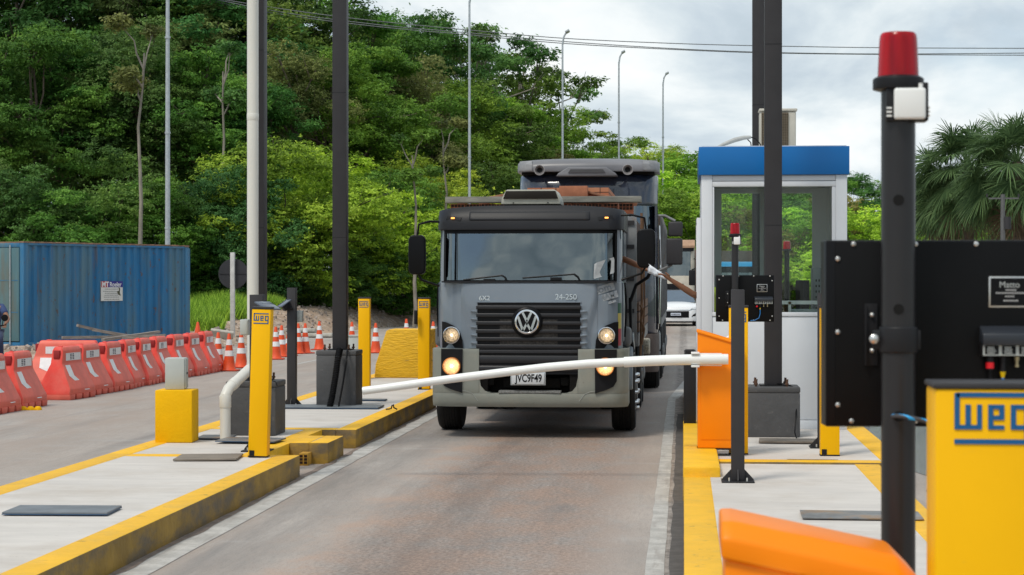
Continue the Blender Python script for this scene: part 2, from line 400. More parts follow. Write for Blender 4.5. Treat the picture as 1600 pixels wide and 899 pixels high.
def make_weg_post(label, loc, h=1.34, w=.172, dpt=.13, lean=0, cap=.022, group='yellow service posts', mod=''):
    t = thing('yellow_service_post', label, 'post', loc, 0, group)
    t.rotation_euler = (0, lean, 0)
    # one folded body: front flat face with narrow bevelled corners, hollow look from a reveal line
    MB().box(-w/2, w/2, 0, dpt, .012, h).build('body', M_yel, t, bevel=.006, seg=2)
    MB().box(-w/2-.004, w/2+.004, -.004, dpt+.004, h, h+cap).build('cap', M_dark, t, bevel=.004)
    MB().box(-w/2-.002, w/2+.002, .004, dpt-.004, 0, .012).build('base_plate', M_blackpl, t)
    MB().box(-.5*w+.012, -.5*w+.057, -.004, .02, .014, .062).build('cable_slot', M_blackpl, t)
    weg_logo(t, w*.80 if not mod else w*.735, (0 if not mod else .011, -.0005, h-.088 if not mod else h-.063), M_blue)
    return t
def make_dark_post(label, loc, h=1.5, w=.105, group='dark grey mast posts'):
    t = thing('mast_post', label, 'post', loc, 0, group)
    MB().box(-w/2, w/2, 0, w, .012, h).build('shaft', M_dark, t, bevel=.004)
    b = MB(); b.box(-.13, .13, -.07, w+.07, 0, .012); b.build('base_plate', M_dark2, t, bevel=.002)
    g = MB()
    for s in (-1, 1):
        g.prism([(s*w/2, .012), (s*.125, .012), (s*.125, .022), (s*w/2, .10)], 'y', w/2-.004, w/2+.004)
    g.prism([(0, .012), (-.06, .012), (-.06, .022), (0, .10)], 'x', -.004, .004)
    g.build('gusset', M_dark, t, smooth=False)
    bo = MB()
    for sx in (-1, 1):
        for sy in (-.045, w+.045): bo.cyl((sx*.07, sy, .012), (sx*.07, sy, .04), .007, n=8)
    bo.build('anchor_bolt', M_screw, t)
    return t
p = W(402, 17.35, .204); make_weg_post('yellow service post with small grey box leaning beside the white drainpipe', p, lean=R(1.6))
lp = W(568.5, 28.6, .2); make_weg_post('yellow service post standing just behind the dark canopy column', lp, 1.335)
lp = W(662, 28.2, .2); make_weg_post('yellow service post with a black reader, next to the grey truck', lp, 1.335)
P_r1 = W(1154, 17.5, .215); make_weg_post('yellow service post half hidden by the dark mast post at the barrier cabinet', P_r1, 1.34)
P_r2 = W(1297, 17.35, .215); make_weg_post('yellow service post before the white booth wall', P_r2, 1.34)
# close to the camera: the wide one
pn = W(1541, 3.82, .2); t = make_weg_post('large close yellow service post with dark cap and blue lettering', pn, 1.385, .2, .14, cap=.012, mod='n')
# mast posts
make_dark_post('dark mast post with flared foot beside the orange barrier cabinet', W(1153, 15.25, .2), 1.53)
make_dark_post('dark mast post with solar panel and grey box amid the traffic cones', W(455, 24.5, .2), 1.51, .112)
make_dark_post('dark mast post rising behind the leaning yellow service post', W(400, 18.0, .2), 1.47, .125)
make_dark_post('dark mast post behind the yellow service post at the booth wall', W(1287, 18.2, .215), 1.47)

# fittings on the posts, each hung from its post: things of their own
def small_box(name, label, cat, loc, sx, sy, sz, m, door=True, group=None):
    t = thing(name, label, cat, loc, 0, group)
    MB().box(-sx/2, sx/2, 0, sy, 0, sz).build('housing', m, t, bevel=.006)
    if door: MB().box(-sx/2+.008, sx/2-.008, -.006, -.0005, .008, sz-.008).build('door', m, t, bevel=.003)
    return t
small_box('junction_box', 'grey junction box fixed beside the leaning yellow service post', 'box', W(381, 17.7, py=524), .075, .10, .145, M_greybox)
small_box('junction_box', 'grey junction box on the mast post amid the cones', 'box', W(467, 24.6, py=503.5), .08, .1, .145, M_greybox)
small_box('card_reader', 'black reader on the side of the yellow post by the truck', 'reader', W(649.5, 28.1, py=507), .05, .05, .205, M_blackpl)
def solar(label, loc, rz, tilt):
    t = thing('solar_panel', label, 'solar panel', loc, rz)
    MB().boxc((0,0,0), (.20,.16,.014), (tilt,0,0)).build('glass_panel', mat('solar cell', (.10,.12,.16), .15, var=.2), t, bevel=.003)
    MB().boxc((0,0.02,-.05), (.10,.08,.07), (tilt,0,0)).build('lamp_housing', M_blackpl, t, bevel=.006)
    MB().cyl((0,.05,-.05), (0,.12,-.08), .012, n=8).build('bracket', M_dark2, t)
solar('small tilted solar lamp on the mast post amid the cones', W(444, 24.45, py=474), R(-60), R(35))
solar('small tilted solar lamp above the cap of the leaning yellow post', W(418, 17.65, py=478), R(60), R(25))

# small dark bollard left of the cabinet
t = thing('loop_detector_bollard', 'dark short bollard with ribbed top at the lane edge', 'bollard', W(1078, 20.4, .21))
MB().box(-.065,.065,0,.13,0,.80).build('body', M_dark2, t, bevel=.008)
b = MB(); 
for i in range(4): b.box(-.062,.062,.004,.126,.80+i*.015,.808+i*.015)
b.box(-.05,.05,.02,.11,.80,.86); b.build('ribbed_cap', M_dark, t, bevel=.001)

# ------------------------------------------------------------------ barrier cabinet and boom
def make_cabinet(label, loc, near=False):
    t = thing('barrier_cabinet', label, 'barrier cabinet', loc, 0, 'orange barrier cabinets')
    w, dp, hl, hr = (.405, .30, 1.022, .940) if near else (.40, .30, 1.05, .930)
    MB().prism([(0,.0),(w,.0),(w,hr-.0),(0,hl-.0)], 'y', .012, dp-.012).build('body', M_orange, t, bevel=.01, seg=3)
    s = (hr-hl)/w
    # lid with chamfered long edges sloping down away from the lane
    b = MB(); L = .075
    pr = [(.0, -.006), (.0, L-.035), (.035, L), (dp-.035, L), (dp, L-.035), (dp, -.006)]
    xs = [-.008, .018, w-.05, w+.0]; vs = []; 
    for i, x in enumerate(xs):
        k = (.92, 1., 1., .45)[i] * (1 if near else .35); base = hl + s*x
        for y, z in pr:
            vs.append((x, y, base + (z if z < 0 else z*k)))
    n = len(pr); fs = []
    for i in range(3):
        for j in range(n): fs.append((i*n+j, i*n+(j+1)%n, (i+1)*n+(j+1)%n, (i+1)*n+j))
    fs.append(tuple(range(n))); fs.append(tuple(range(3*n, 4*n)))
    b.add(vs, fs); b.build('lid', M_orange, t, bevel=.008, seg=3, ang=25)
    MB().box(-.004, w+.004, .008, dp-.008, -.012, .0).build('base_plate', M_blackpl, t)
    MB().box(.03, w-.03, .006, .013, .08, .84).build('service_door', M_orange, t, bevel=.003)
    return t
CB = W(1090, 17.35, .285); CB.x -= .0
cab_far = make_cabinet('orange barrier cabinet holding the long white boom', CB)
CN = W(1133, 3.98, .205)
cab_near = make_cabinet('large orange barrier cabinet close up, only its sloping lid showing', CN, near=True)
mixin(M_orange, (.75,.22,.02), 18, .66, .72, (1,1,3), .5)
mixin(M_yel, (.72,.40,.03), 16, .66, .74, (1,1,2.5), .5)
M_seam = mat('seam shadow gap', (.12,.03,.0), .6)
# boom: a gently sagging tube in two sections
boom = thing('barrier_boom', 'long white sagging barrier boom lowered across the lane before the truck', 'barrier boom', (0,0,0))
yb = CB.y - .10
def bp(px, py): 
    # on the plane Y=yb
    a = math.atan((px-800)/FP)-TH; X = yb*math.tan(a); d = yb*CT - X*ST
    return Vector((X, yb, EYE-(py-439)/FP*d))
pts = [(567,611),(600,606.8),(630,602.6),(660,598.3),(700,593),(730,589),(765,584.8),(801,580.4),(854,574.2),(920,568.6),(985,565.6)]
n = len(pts)
b = MB(); b.loftc([(bp(*q), .036+.004*i/n) for i, q in enumerate(pts)], 20); b.build('boom_tube', M_boom, boom)
pts2 = [(975,566.2),(1010,564.3),(1050,562.8),(1090,562),(1138,561.5)]
b = MB(); b.loftc([(bp(*q), .0475) for q in pts2], 24); b.build('boom_sleeve', M_boom, boom, bevel=.004, ang=60)
cl = MB(); c = bp(1086, 562)
cl.box(c.x-.035, c.x+.04, yb-.05, yb+.11, c.z+.048, c.z+.066); cl.box(c.x-.035, c.x+.04, yb-.05, yb+.11, c.z-.068, c.z-.05)
cl.box(c.x-.035, c.x+.24, yb+.02, yb+.05, c.z+.046, c.z+.056); cl.box(c.x-.035, c.x+.24, yb+.02, yb+.05, c.z-.058, c.z-.05)
cl.build('clamp', M_white, boom, bevel=.003)
# near boom root
bn = thing('barrier_boom', 'stub of a second white boom fixed low on the close cabinet', 'barrier boom', (CN.x+.10, CN.y-.06, CN.z+.922))
MB().cyl((-.06,0,0), (.20,0,0), .045, n=24).build('boom_sleeve', M_boom, bn, bevel=.006, ang=60)
cl = MB(); cl.box(-.03,.05,-.05,.07,-.064,-.048); cl.box(-.03,.05,-.05,.07,.040,.046); cl.build('clamp', M_white, bn)
# white camera on the cabinet
t = thing('camera_pod', 'small white sensor pod tilted behind the orange cabinet lid', 'sensor', W(1138, 17.75, py=533))
MB().boxc((0,0,0), (.075,.12,.085), (0,R(-32),0)).build('housing', M_white, t, bevel=.012, seg=3)
MB().boxc((-.036,0,-.022), (.012,.11,.07), (0,R(-32),0)).build('lens_cover', M_black, t)
MB().cyl((.02,.02,-.03), (.03,.03,-.13), .014, n=8).build('bracket', M_white, t)

# ------------------------------------------------------------------ beacon mast with sign panel
def make_beacon(label, loc, rpole, zt, group='black beacon masts'):
    """loc at the foot; zt = height of the top of the lamp above the foot"""
    t = thing('beacon_mast', label, 'beacon', loc, 0, group)
    zl = zt - .105
    MB().cyl((0,0,.012), (0,0,zl-.03), rpole, n=32).build('pole', mat('mast tube paint', (.022,.021,.023), .34, var=.1, spec=.45), t)
    MB().cyl((0,0,0), (0,0,.012), .11, n=24).build('base_plate', M_dark2, t)
    lamp = MB(); R0 = .046
    lamp.lathe([(R0*1.02,0),(R0*.99,.03),(R0*.955,.07),(R0*.93,.090),(R0*.89,.098),(R0*.82,.102),(.001,.103)], (0,0,zl), n=40)
    l = lamp.build('lamp_lens', M_redlens, t)
    MB().lathe([(.018,.0),(.020,.05),(.012,.062),(.001,.064)], (0,0,zl+.005), n=16).build('bulb', mat('bulb core', (.6,.05,.05), .2), l)
    MB().lathe([(.044,-.032),(.058,-.028),(.058,-.004),(.052,.0),(.047,.002)], (0,0,zl), n=40).build('lamp_collar', M_blackpl, t, bevel=.001)
    s = rpole
    MB().box(-s*.82, s*1.62, -s-.006, s*.4, zl-.104, zl-.016).build('bracket', M_dark2, t, bevel=.003)
    w = MB(); w.box(-s*.40, s*1.42, -s-.026, -s-.007, zl-.101, zl-.030); w.build('sensor_cover', M_white, t, bevel=.006, seg=3)
    v = MB()
    for i in range(3): v.box(s*1.60, s*1.68, -s-.02, s*.2, zl-.076-i*.009, zl-.072-i*.009); v.box(-s*.80, -s*.5, -s-.0085, -s, zl-.076-i*.009, zl-.072-i*.009)
    v.cyl((s*1.15,-s-.012,zl-.031),(s*1.15,-s-.012,zl-.019), .005, n=8); v.build('vent', M_white, t)
    hd = MB(); hd.cyl((.004,-s-.0012,0),(.004,-s+.004,0), .0075, n=20)
    for z in (1.35, .98):
        if z < zl-.2: pass
    return t
def make_panel(label, loc, rz, w=.545, h=.44, group='black sign panels seen from behind', det=True):
    t = thing('sign_panel', label, 'sign panel', loc, rz, group)
    MB().box(0, w, 0, .085, 0, h).build('case', M_black, t, bevel=.004)
    MB().box(.022, w-.004, -.004, -.0002, .004, h-.004).build('back_plate', mat('back plate black', (.006,.006,.0065), .45, var=.2, spec=.15), t, bevel=.001)
    s = MB(); sc = [(x_, h-.009) for x_ in (.065,.21,.352,w-.04)] + [(x_, .014) for x_ in (.060,.21,.352,w-.04)] + [(.028, y) for y in (h*.90,h*.508,h*.118)] + [(w-.02, y) for y in (h*.88,h*.5,h*.12)]
    for x, z in sc: s.lathe([(.0060,0),(.0056,-.003),(.003,-.0045),(.0003,-.005)], (x,-.004,z), 'y', n=12)
    s.build('screw', M_screw, t)
    pl = MB().box(w*.70, w*.70+.098, -.006, -.004, h*.64, h*.64+.073).build('rating_plate', M_screw, t, bevel=.003)
    MB().box(w*.70+.004, w*.70+.094, -.0068, -.0061, h*.64+.004, h*.64+.069).build('plate_field', M_black, pl)
    text('Matto', 'plate_text', .020, M_screw, pl, (w*.70+.048, -.0075, h*.64+.053), ext=.0002)
    ln = MB(); cx = w*.70+.049
    for k, (hw, z) in enumerate([(.010,.041),(.033,.034),(.011,.026),(.015,.016)]):
        x = -hw
        while x < hw: 
            q = .0045+.002*((k*7+int(x*900))%3)/3; ln.box(cx+x, cx+x+q*.8, -.0075, -.0069, h*.64+z-.0018, h*.64+z+.0018); x += q
    ln.build('plate_text', mat('plate print', (.4,.4,.4), .5), pl, smooth=False)
    rc = MB(); rc.prism([(0,h*.545),(-.045,h*.50),(-.045,h*.44),(-.03,h*.44),(0,h*.44)], 'x', w*.66, w*.97)
    rc.build('connector_hood', mat('hood plastic', (.03,.035,.045), .35), t, bevel=.003)
    lb = MB().box(w*.665, w*.965, -.034, -.031, h*.385, h*.445).build('connector_label', M_greybox, t)
    q = MB()
    for i in range(4): q.box(w*(.672+i*.073), w*(.672+i*.073)+.032, -.0348, -.0341, h*.392, h*.438)
    q.build('label_field', M_black, lb, smooth=False)
    q = MB(); random.seed(9)
    for i in range(4):
        for j in range(4): q.box(w*(.68+i*.073)+.002*random.random(), w*(.68+i*.073)+.016+.006*random.random(), -.0354, -.0349, h*(.396+j*.010), h*(.396+j*.010)+.002)
    q.build('label_print', M_screw, lb, smooth=False)
    MB().box(w*.66, w*.97, -.031, -.004, h*.38, h*.46).build('connector_block', M_blackpl, t, bevel=.002)
    xr = w*.70; zr = h*.38
    MB().cyl((xr,-.018,zr+.001),(xr,-.018,zr-.032), .0085, n=12).build('plug', M_blackpl, t)
    MB().cyl((xr,-.018,zr-.014),(xr,-.018,zr-.028), .0098, n=16).build('red_ring', mat('red ring', (.75,.01,.02), .4), t)
    MB().cyl((xr,-.018,zr-.032),(xr+.001,-.018,zr-.09), .004, n=8).build('cable', M_black, t)
    x2 = w*.755
    MB().cyl((x2,-.018,zr),(x2,-.018,zr-.038), .007, n=12).build('plug', M_blackpl, t)
    MB().lathe([(.0075,0),(.004,-.014)], (x2,-.018,zr-.036), n=12).build('yellow_boot', mat('yellow boot', (.8,.55,.0), .4), t)
    MB().tube([(x2,-.018,zr-.05),(x2,-.02,zr-.09),(x2-.012,-.03,zr-.13),(x2-.05,-.03,zr-.152),(x2-.09,-.02,zr-.155)], .0035).build('cable', mat('blue cable', (.02,.20,.55), .4), t)
    for i in range(2):
        b = MB(); x = w*(.815+i*.065); b.cyl((x,-.018,zr),(x,-.018,zr-.010),.006,n=10); b.cyl((x,-.018,zr-.010),(x,-.018,zr-.022),.004,n=10); b.cyl((x,-.018,zr-.020),(x,-.018,zr-.025),.0055,n=10)
        b.build('plug', mat('brass', (.5,.42,.25), .35, metal=.6), t)
    # mounting channels with bolts
    ch = MB()
    for x0 in (w*.165, w*.31): ch.box(x0, x0+.030, -.010, -.0045, h*.33, h*.66); ch.box(x0, x0+.004, -.022, -.010, h*.33, h*.66)
    ch.build('mounting_channel', M_dark2, t, bevel=.001)
    bo = MB()
    for z, r in ((h*.60,.0055),(h*.41,.0055)): bo.lathe([(r,0),(r*.95,-.005),(r*.5,-.008),(.0003,-.009)], (w*.195,-.011,z), 'y', n=14)
    bo.build('bolt', M_screw, t)
    return t
bf = W(1148.5, 18.05, .2); make_beacon('slim black beacon mast with red lamp before the booth window', bf, .033, 2.345-.2)
make_panel('black sign panel seen from behind, low before the booth window', W(1119, 18.12, py=503), R(2))
nb = W(1403.5, 4.42, .2); tb = make_beacon('thick black beacon mast with red lamp, close to the camera', nb, .039, EYE+389*4.42/3000-.2)
sk = MB()
for z, r in ((EYE+125*4.42/3000-.2, .0125), (EYE-44*4.42/3000-.2, .012), (EYE-210*4.42/3000-.2, .012)):
    a = R(-95); sk.cyl((.039*math.cos(a)*.9, .039*math.sin(a)*.9, z), (.041*math.cos(a), .0402*math.sin(a), z), r, n=20)
sk.build('cable_hole', mat('hole black', (.001,.001,.001), .9), tb, smooth=False)
cl = MB(); zc = EYE-92*4.42/3000-.2
cl.lathe([(.042,-.03),(.0445,-.028),(.0445,.028),(.042,.03)], (0,0,zc), n=32); cl.box(-.058,.050,-.012,.012,zc-.022,zc+.022)
cl.build('clamp', M_dark2, tb, bevel=.002)
sl = MB(); sl.lathe([(.0115,0),(.011,-.005),(.006,-.009),(.0003,-.010)], (-.0565,-.016,zc+.002), 'y', n=16); sl.build('clamp_bolt', M_screw, tb)
npn = make_panel('large black sign panel seen from behind, close to the camera', W(1290, 4.53, py=667), R(5.2-1.5))
cb = thing('patch_cable', 'black cable with blue flecks leaving a hole in the close mast', 'cable', W(1396, 4.37, py=651))
mc = mat('flecked cable', (.05,.05,.055), .5)
cN, cL = mc.node_tree.nodes, mc.node_tree.links
wv = cN.new('ShaderNodeTexWave'); wv.inputs['Scale'].default_value = 22; wv.inputs['Distortion'].default_value = .6; wv.bands_direction = 'DIAGONAL'
cr = cN.new('ShaderNodeValToRGB'); cr.color_ramp.elements[0].position = .72; cr.color_ramp.elements[1].position = .76
cr.color_ramp.elements[0].color = (.05,.05,.055,1); cr.color_ramp.elements[1].color = (.02,.35,.75,1)
tcx = cN.new('ShaderNodeTexCoord'); cL.new(tcx.outputs['Object'], wv.inputs[0]); cL.new(wv.outputs[1], cr.inputs[0]); cL.new(cr.outputs[0], cN['Principled BSDF'].inputs['Base Color'])
MB().tube([(0,.012,.0),(.008,-.004,.0015),(.02,-.012,.001),(.05,-.018,-.004),(.085,-.02,-.013),(.13,-.01,-.02),(.2,.02,-.06)], .0052, n=10).build('sheath', mc, cb)

# ------------------------------------------------------------------ canopy columns on their footings, drainpipe
def column(label, px, d, zb, w=.18, blk=None, h=9):
    """a steel column; the footing below it is its base"""
    t = thing('canopy_column', label, 'column', W(px, d, zb), 0, 'dark canopy columns')
    b0 = 0
    if blk:
        bw, bh, off = blk; b0 = bh
        f = MB().box(off-bw/2, off+bw/2, -.17, .33, 0, bh-.06).build('footing', M_block, t, bevel=.012)
        MB().box(off-bw/2-.003, off+bw/2+.003, -.173, .333, bh-.06, bh).build('footing_cap', M_block, f, bevel=.012)
        r = MB()
        for sx in (-.16, .15): 
            for sy in (-.1, .24): r.cyl((off+sx, sy, bh), (off+sx+.004, sy, bh+.075), .012, n=8); r.cyl((off+sx, sy, bh+.02), (off+sx, sy, bh+.035), .022, n=6)
        r.build('anchor_rod', mat('rusty steel', (.12,.06,.035), .8, var=.4), t)
        MB().box(-w/2-.05, w/2+.05, -.05, w+.05, bh, bh+.014).build('base_plate', M_dark2, t)
    MB().box(-w/2, w/2, 0, w, b0+.014, h).build('shaft', M_dark, t, bevel=.006)
    s = MB()
    for z in (2.15, 4.0): s.box(-w/2-.0015, w/2+.0015, -.0015, w+.0015, z, z+.006)
    s.build('weld_seam', M_dark2, t)
    return t
column('dark canopy column behind the leaning yellow post and white drainpipe', 399, 20.0, .2, .175, (.52, .56, -.01))
column('dark canopy column with corrugated black hose at its footing', 530, 24.5, .2, .178, (.51, .715, -.01))
column('dark canopy column in front of the booth, on a grey footing', 1208.5, 19.6, .215, .175, (.56, .51, -.02))
column('dark canopy column standing behind the booth', 1186, 26.2, .2, .175, None)
dp = thing('drainpipe', 'white plastic drainpipe down the dark column, elbowing out at its foot', 'drainpipe', (0,0,0))
D0 = 19.75
q = [W(395, D0, 9), W(395, D0, py=560), W(393.5, D0, py=572), W(357, D0-.45, py=608), W(352.5, D0-.5, py=618), W(352, D0-.5, py=640), W(352, D0-.5, .2)]
b = MB(); b.loftc([(q[0], .0585), (q[1], .0585)], 24); b.build('downpipe', M_pvc, dp)
b = MB(); b.loftc([(q[1], .058), (q[2]+Vector((0,0,-.01)), .056), (W(390, D0-.05, py=577), .054), (W(362, D0-.4, py=603), .054), (q[3], .054), (q[4], .054), (q[5], .053)], 24); b.build('elbow', M_pvc, dp)
b = MB(); b.loftc([(q[5]+Vector((0,0,.14)), .059), (q[5]+Vector((0,0,.02)), .059)], 24); b.loftc([(W(362,D0-.4,py=603), .0585), (W(368,D0-.32,py=597.5), .0585)], 24); b.loftc([(W(395,D0,3.45), .061), (W(395,D0,3.52), .061)], 24)
b.build('coupling', M_pvc, dp, bevel=.002, ang=60)
b = MB(); b.loftc([(q[5]+Vector((0,0,.02)), .053), (q[6], .053)], 24); b.build('foot_pipe', M_pvc, dp)
# hoses at the second footing
def hose(label, pts, r, ribs, m=None, name='hose'):
    t = thing(name, label, 'hose', pts[-1]); P0 = Vector(pts[-1]); P = [Vector(a)-P0 for a in pts]
    # resample
    S = []; 
    for i in range(len(P)-1):
        k = max(2, int((P[i+1]-P[i]).length/(.011 if ribs else .05)))
        for j in range(k): S.append(P[i].lerp(P[i+1], j/k))
    S.append(P[-1])
    MB().loftc([(s, r*(1.12 if (i % 2 and ribs) else (.9 if ribs else 1))) for i, s in enumerate(S)], 12).build('sheath', m or M_black, t); return t
hose('corrugated black conduit hose drooping down the grey footing', [W(531,24.25,py=546),W(528,24.15,py=560),W(524,24.1,py=590),W(519,24.05,py=620),W(515,24.0,py=637)], .040, True)
hose('thin black hose hanging beside the corrugated conduit', [W(543,24.3,py=546),W(541,24.15,py=565),W(536,24.1,py=598),W(529,24.0,py=636)], .012, False)
hose('black wire looping off the footing in front of the booth', [W(1203,19.7,py=603),W(1215,19.6,py=600),W(1228,19.55,py=600),W(1239,19.5,py=605),W(1245,19.45,py=620),W(1244,19.4,py=650),W(1242,19.3,py=676),W(1245,19.2,.22)], .008, False, name='loose_wire')
hose('dark wire arching over the cap of the footing by the drainpipe', [W(418,19.8,py=598),W(425,19.75,py=595),W(431,19.7,py=597),W(433,19.68,py=603)], .006, False, name='loose_wire')

# ------------------------------------------------------------------ plinth with grey box, rough yellow block, grey cabinet
t = thing('yellow_plinth', 'square yellow masonry plinth under the light grey box', 'plinth', W(271, 18.95, .2), R(3))
MB().box(-.185,.185,0,.33,0,.52).build('body', M_yelpaint, t, bevel=.012)
t = small_box('electrical_box', 'light grey metal enclosure on top of the yellow plinth', 'electrical box', W(273, 19.05, .722), .19, .24, .31, M_greybox, door=False); t.rotation_euler.z = R(8)
MB().box(.0955,.106,.012,.232,.006,.304).build('door', M_greybox, t, bevel=.004)
MB().cyl((.106,.11,.155),(.114,.11,.155),.012,n=12).build('lock', M_blackpl, t)
t = thing('cast_block', 'rough yellow painted concrete block with a slanting side', 'concrete block', W(628, 31.6, .2))
b = MB(); b.prism([(-.46,0),(.48,0),(.48,.80),(-.20,.80),(-.26,.78),(-.44,.22)], 'y', 0, .7)
b.build('block', M_yelrough, t, bevel=.02)
t = thing('grey_cabinet', 'pale grey roadside cabinet behind the yellow post and column', 'cabinet', W(551, 31, .2))
MB().box(-.08,.10,0,.3,0,.70).build('housing', M_greybox, t, bevel=.01); MB().box(-.085,.105,-.01,.31,.70,.72).build('top_cap', M_greybox, t)

# ------------------------------------------------------------------ loose boards and plates lying on the islands
def board(label, px, py, w, dp_, th, m, rz=0, z=.205, name='board', cat='board', edge=None, tilt=(0,0)):
    g = G(px, py, z); t = thing(name, label, cat, (g.x, g.y, z+.004)); t.rotation_euler = (tilt[0], tilt[1], rz)
    MB().box(-w/2, w/2, -dp_/2, dp_/2, edge and .006 or 0, th).build('sheet', m, t, bevel=.002)
    if edge: MB().box(-w/2-.002, w/2+.002, -dp_/2-.002, dp_/2+.002, 0, .0058).build('underside', edge, t)
    return t
M_bt = mat('blue grey board', (.17,.19,.21), .6, var=.25, scale=4)
board('blue edged board lying flat on the white concrete near the camera', 98, 800, .72, .42, .018, M_bt, R(3), edge=M_blueedge)
board('brown plywood sheet lying in front of the leaning yellow post', 326, 716.5, .56, .50, .016, M_ply, R(6), tilt=(0,R(-.6)))
board('dark board lying by the foot of the white drainpipe', 338, 684.5, .34, .4, .014, M_steelplate, R(4), edge=M_blueedge)
board('grey steel sheet lying behind the leaning yellow post', 392, 689, .60, .42, .014, M_steelplate, R(-4), z=.216, edge=M_blueedge)
board('long blue edged board at the foot of the cone side mast post', 517, 637, 1.28, .5, .018, M_bt, R(0), edge=M_blueedge)
board('short blue edged board beside the footing with hoses', 578, 626, .44, .2, .016, M_bt, R(0), edge=M_blueedge)
board('scuffed steel plate lying on the concrete beside the close mast', 1345, 807, .80, .42, .010, M_steelplate, R(-1), name='steel_plate', cat='plate')
board('brown wooden plank lying before the booth footing', 1231, 691, .56, .36, .02, M_ply, R(-3), z=.22, name='plank', cat='plank')
board('narrow flush cover plate in the pavement before the booth', 1270, 721, .45, .16, .006, M_steelplate, R(-1), name='cover_plate', cat='plate')
t = thing('wire_offcut', 'twisted dark wire scrap on the kerb by the boom tip', 'wire', G(609, 641, .21))
MB().tube([(-.05,0,.01),(-.01,.01,.012),(.02,-.01,.02),(.03,.0,.06),(.045,.0,.07),(.05,0,.03),(.09,.01,.01)], .009, 6).build('strand', M_blackpl, t)
for i, (px, py) in enumerate([(474, 728), (484, 724.5)]):
    t = thing('hollow_brick', ['orange hollow brick standing in the gap between kerbs, nearest the dirt', 'orange hollow brick standing in the gap between kerbs, further in'][i], 'brick', G(px, py, .0))
    b = MB(); b.box(-.045,.045,0,.19,0,.12); b.build('clay_body', mat('painted brick', (.55,.30,.04), .8, var=.3), t, bevel=.004)
    b = MB()
    for x in (-.022,.022):
        for z in (.03,.062,.094): b.box(x-.015,x+.015,-.003,-.0005,z-.012,z+.012)
    b.build('cavity', mat('brick cavity', (.03,.012,.006), .9), t, smooth=False)
# ------------------------------------------------------------------ red water-filled barriers
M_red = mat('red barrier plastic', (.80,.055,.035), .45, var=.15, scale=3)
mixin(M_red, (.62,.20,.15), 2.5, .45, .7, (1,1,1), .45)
M_redside = mat('paler barrier plastic', (.82,.16,.11), .55, var=.18, scale=4)  # paler red, set on the lane-side faces and the feet
M_refl = mat('reflective white', (.80,.80,.80), .35, var=.1, scale=20)
M_print = mat('dark print', (.05,.05,.09), .6)
def make_barrier(label, loc, rz=0, L=1.06, group='red water filled barriers in a row', wide=False):
    """long axis along local y; the lane side is local +x"""
    t = thing('water_barrier', label, 'barrier', loc, rz, group)
    prof = [(.26,.078),(.265,.16),(.115,.50),(.095,.54),(.090,.74),(.062,.80)]   # half width, height
    half = L/2
    vs = []; secs = [(-half, 1.0), (half, 1.0)]
    poly = [(x, z) for x, z in prof]; full = poly + [(-x, z) for x, z in reversed(poly)]
    n = len(full); b = MB()
    for y, inset in ((-half,0), (half,0)):
        for x, z in full:
            taper = .20*(z/.8)
            vs.append((x, y+(taper if y < 0 else -taper), z))
    b.add(vs, [tuple(range(n)), tuple(range(2*n-1, n-1, -1))] + [(i, (i+1)%n, n+(i+1)%n, n+i) for i in range(n)])
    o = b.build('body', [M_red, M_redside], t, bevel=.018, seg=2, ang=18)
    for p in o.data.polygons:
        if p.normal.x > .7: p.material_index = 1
    k = 4
    f = MB()
    for i in range(k):
        yc = -half + (i+.5)*L/k; w2 = L/k*.33
        f.prism([(yc-w2,0),(yc+w2,0),(yc+w2*1.25,.085),(yc-w2*1.25,.085)], 'x', -.245, .266)
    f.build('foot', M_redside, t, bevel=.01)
    def sx(z):  # lane side surface
        for (x0,z0),(x1,z1) in zip(prof, prof[1:]):
            if z0 <= z <= z1: return x0+(x1-x0)*(z-z0)/(z1-z0)
        return .1
    def side_strip(ptsyz, m, name, off=.006):
        b = MB()
        n = len(ptsyz)//2
        vs = [(sx(z)+off, y, z) for y, z in ptsyz]
        b.add(vs, [(i, i+1, n*2-2-i, n*2-1-i) for i in range(n-1)]); return b.build(name, m, t, smooth=False)
    side_strip([(-.26,.70),(.30,.70),(.30,.585),(-.26,.585)], M_refl, 'reflective_label', .004)
    b = MB()
    for i in range(4):
        for j in range(2): b.box(sx(.64)+.004, sx(.64)+.006, -.10+j*.09, -.04+j*.09, .600+i*.024, .614+i*.024)
    b.build('label_print', M_print, t, smooth=False)
    side_strip([(-.32,.52),(-.32,.36),(.08,.13),(.26,.13),(-.14,.36),(-.14,.52)], M_refl, 'chevron', .005)
    h = MB(); h.lathe([(.035,0),(.035,.012),(.02,.018),(.001,.018)], (0, -half+.30, .795), n=14); h.build('fill_cap', M_red, t)
    s = MB(); s.box(-.05,.05,-half+.14,-half+.19,.62,.745); s.build('end_slot', mat('slot shade plastic', (.30,.015,.015), .6), t, bevel=.008)
    return t
first = None
labs = ['cut by the edge of the picture beside the container doors', 'above the small yellow road stud', 'just past the crosswise barrier, with its broad end bare',
  'second past the crosswise barrier', 'third past the crosswise barrier', 'fourth past the crosswise barrier', 'partly behind the light grey box on the plinth',
  'just beyond the light grey box', 'third from the first cone', 'next to last before the cones', 'last of the row, touching the first cones']
bx = [(12,648,1.1),(50,638,1.1),(128,622,1.3),(170,615,1),(202,609,1),(232,603,1),(258,599,1),(283,596,1),(304,592,1),(325,588,1),(345,583.5,1)]
rr = random.Random(3)
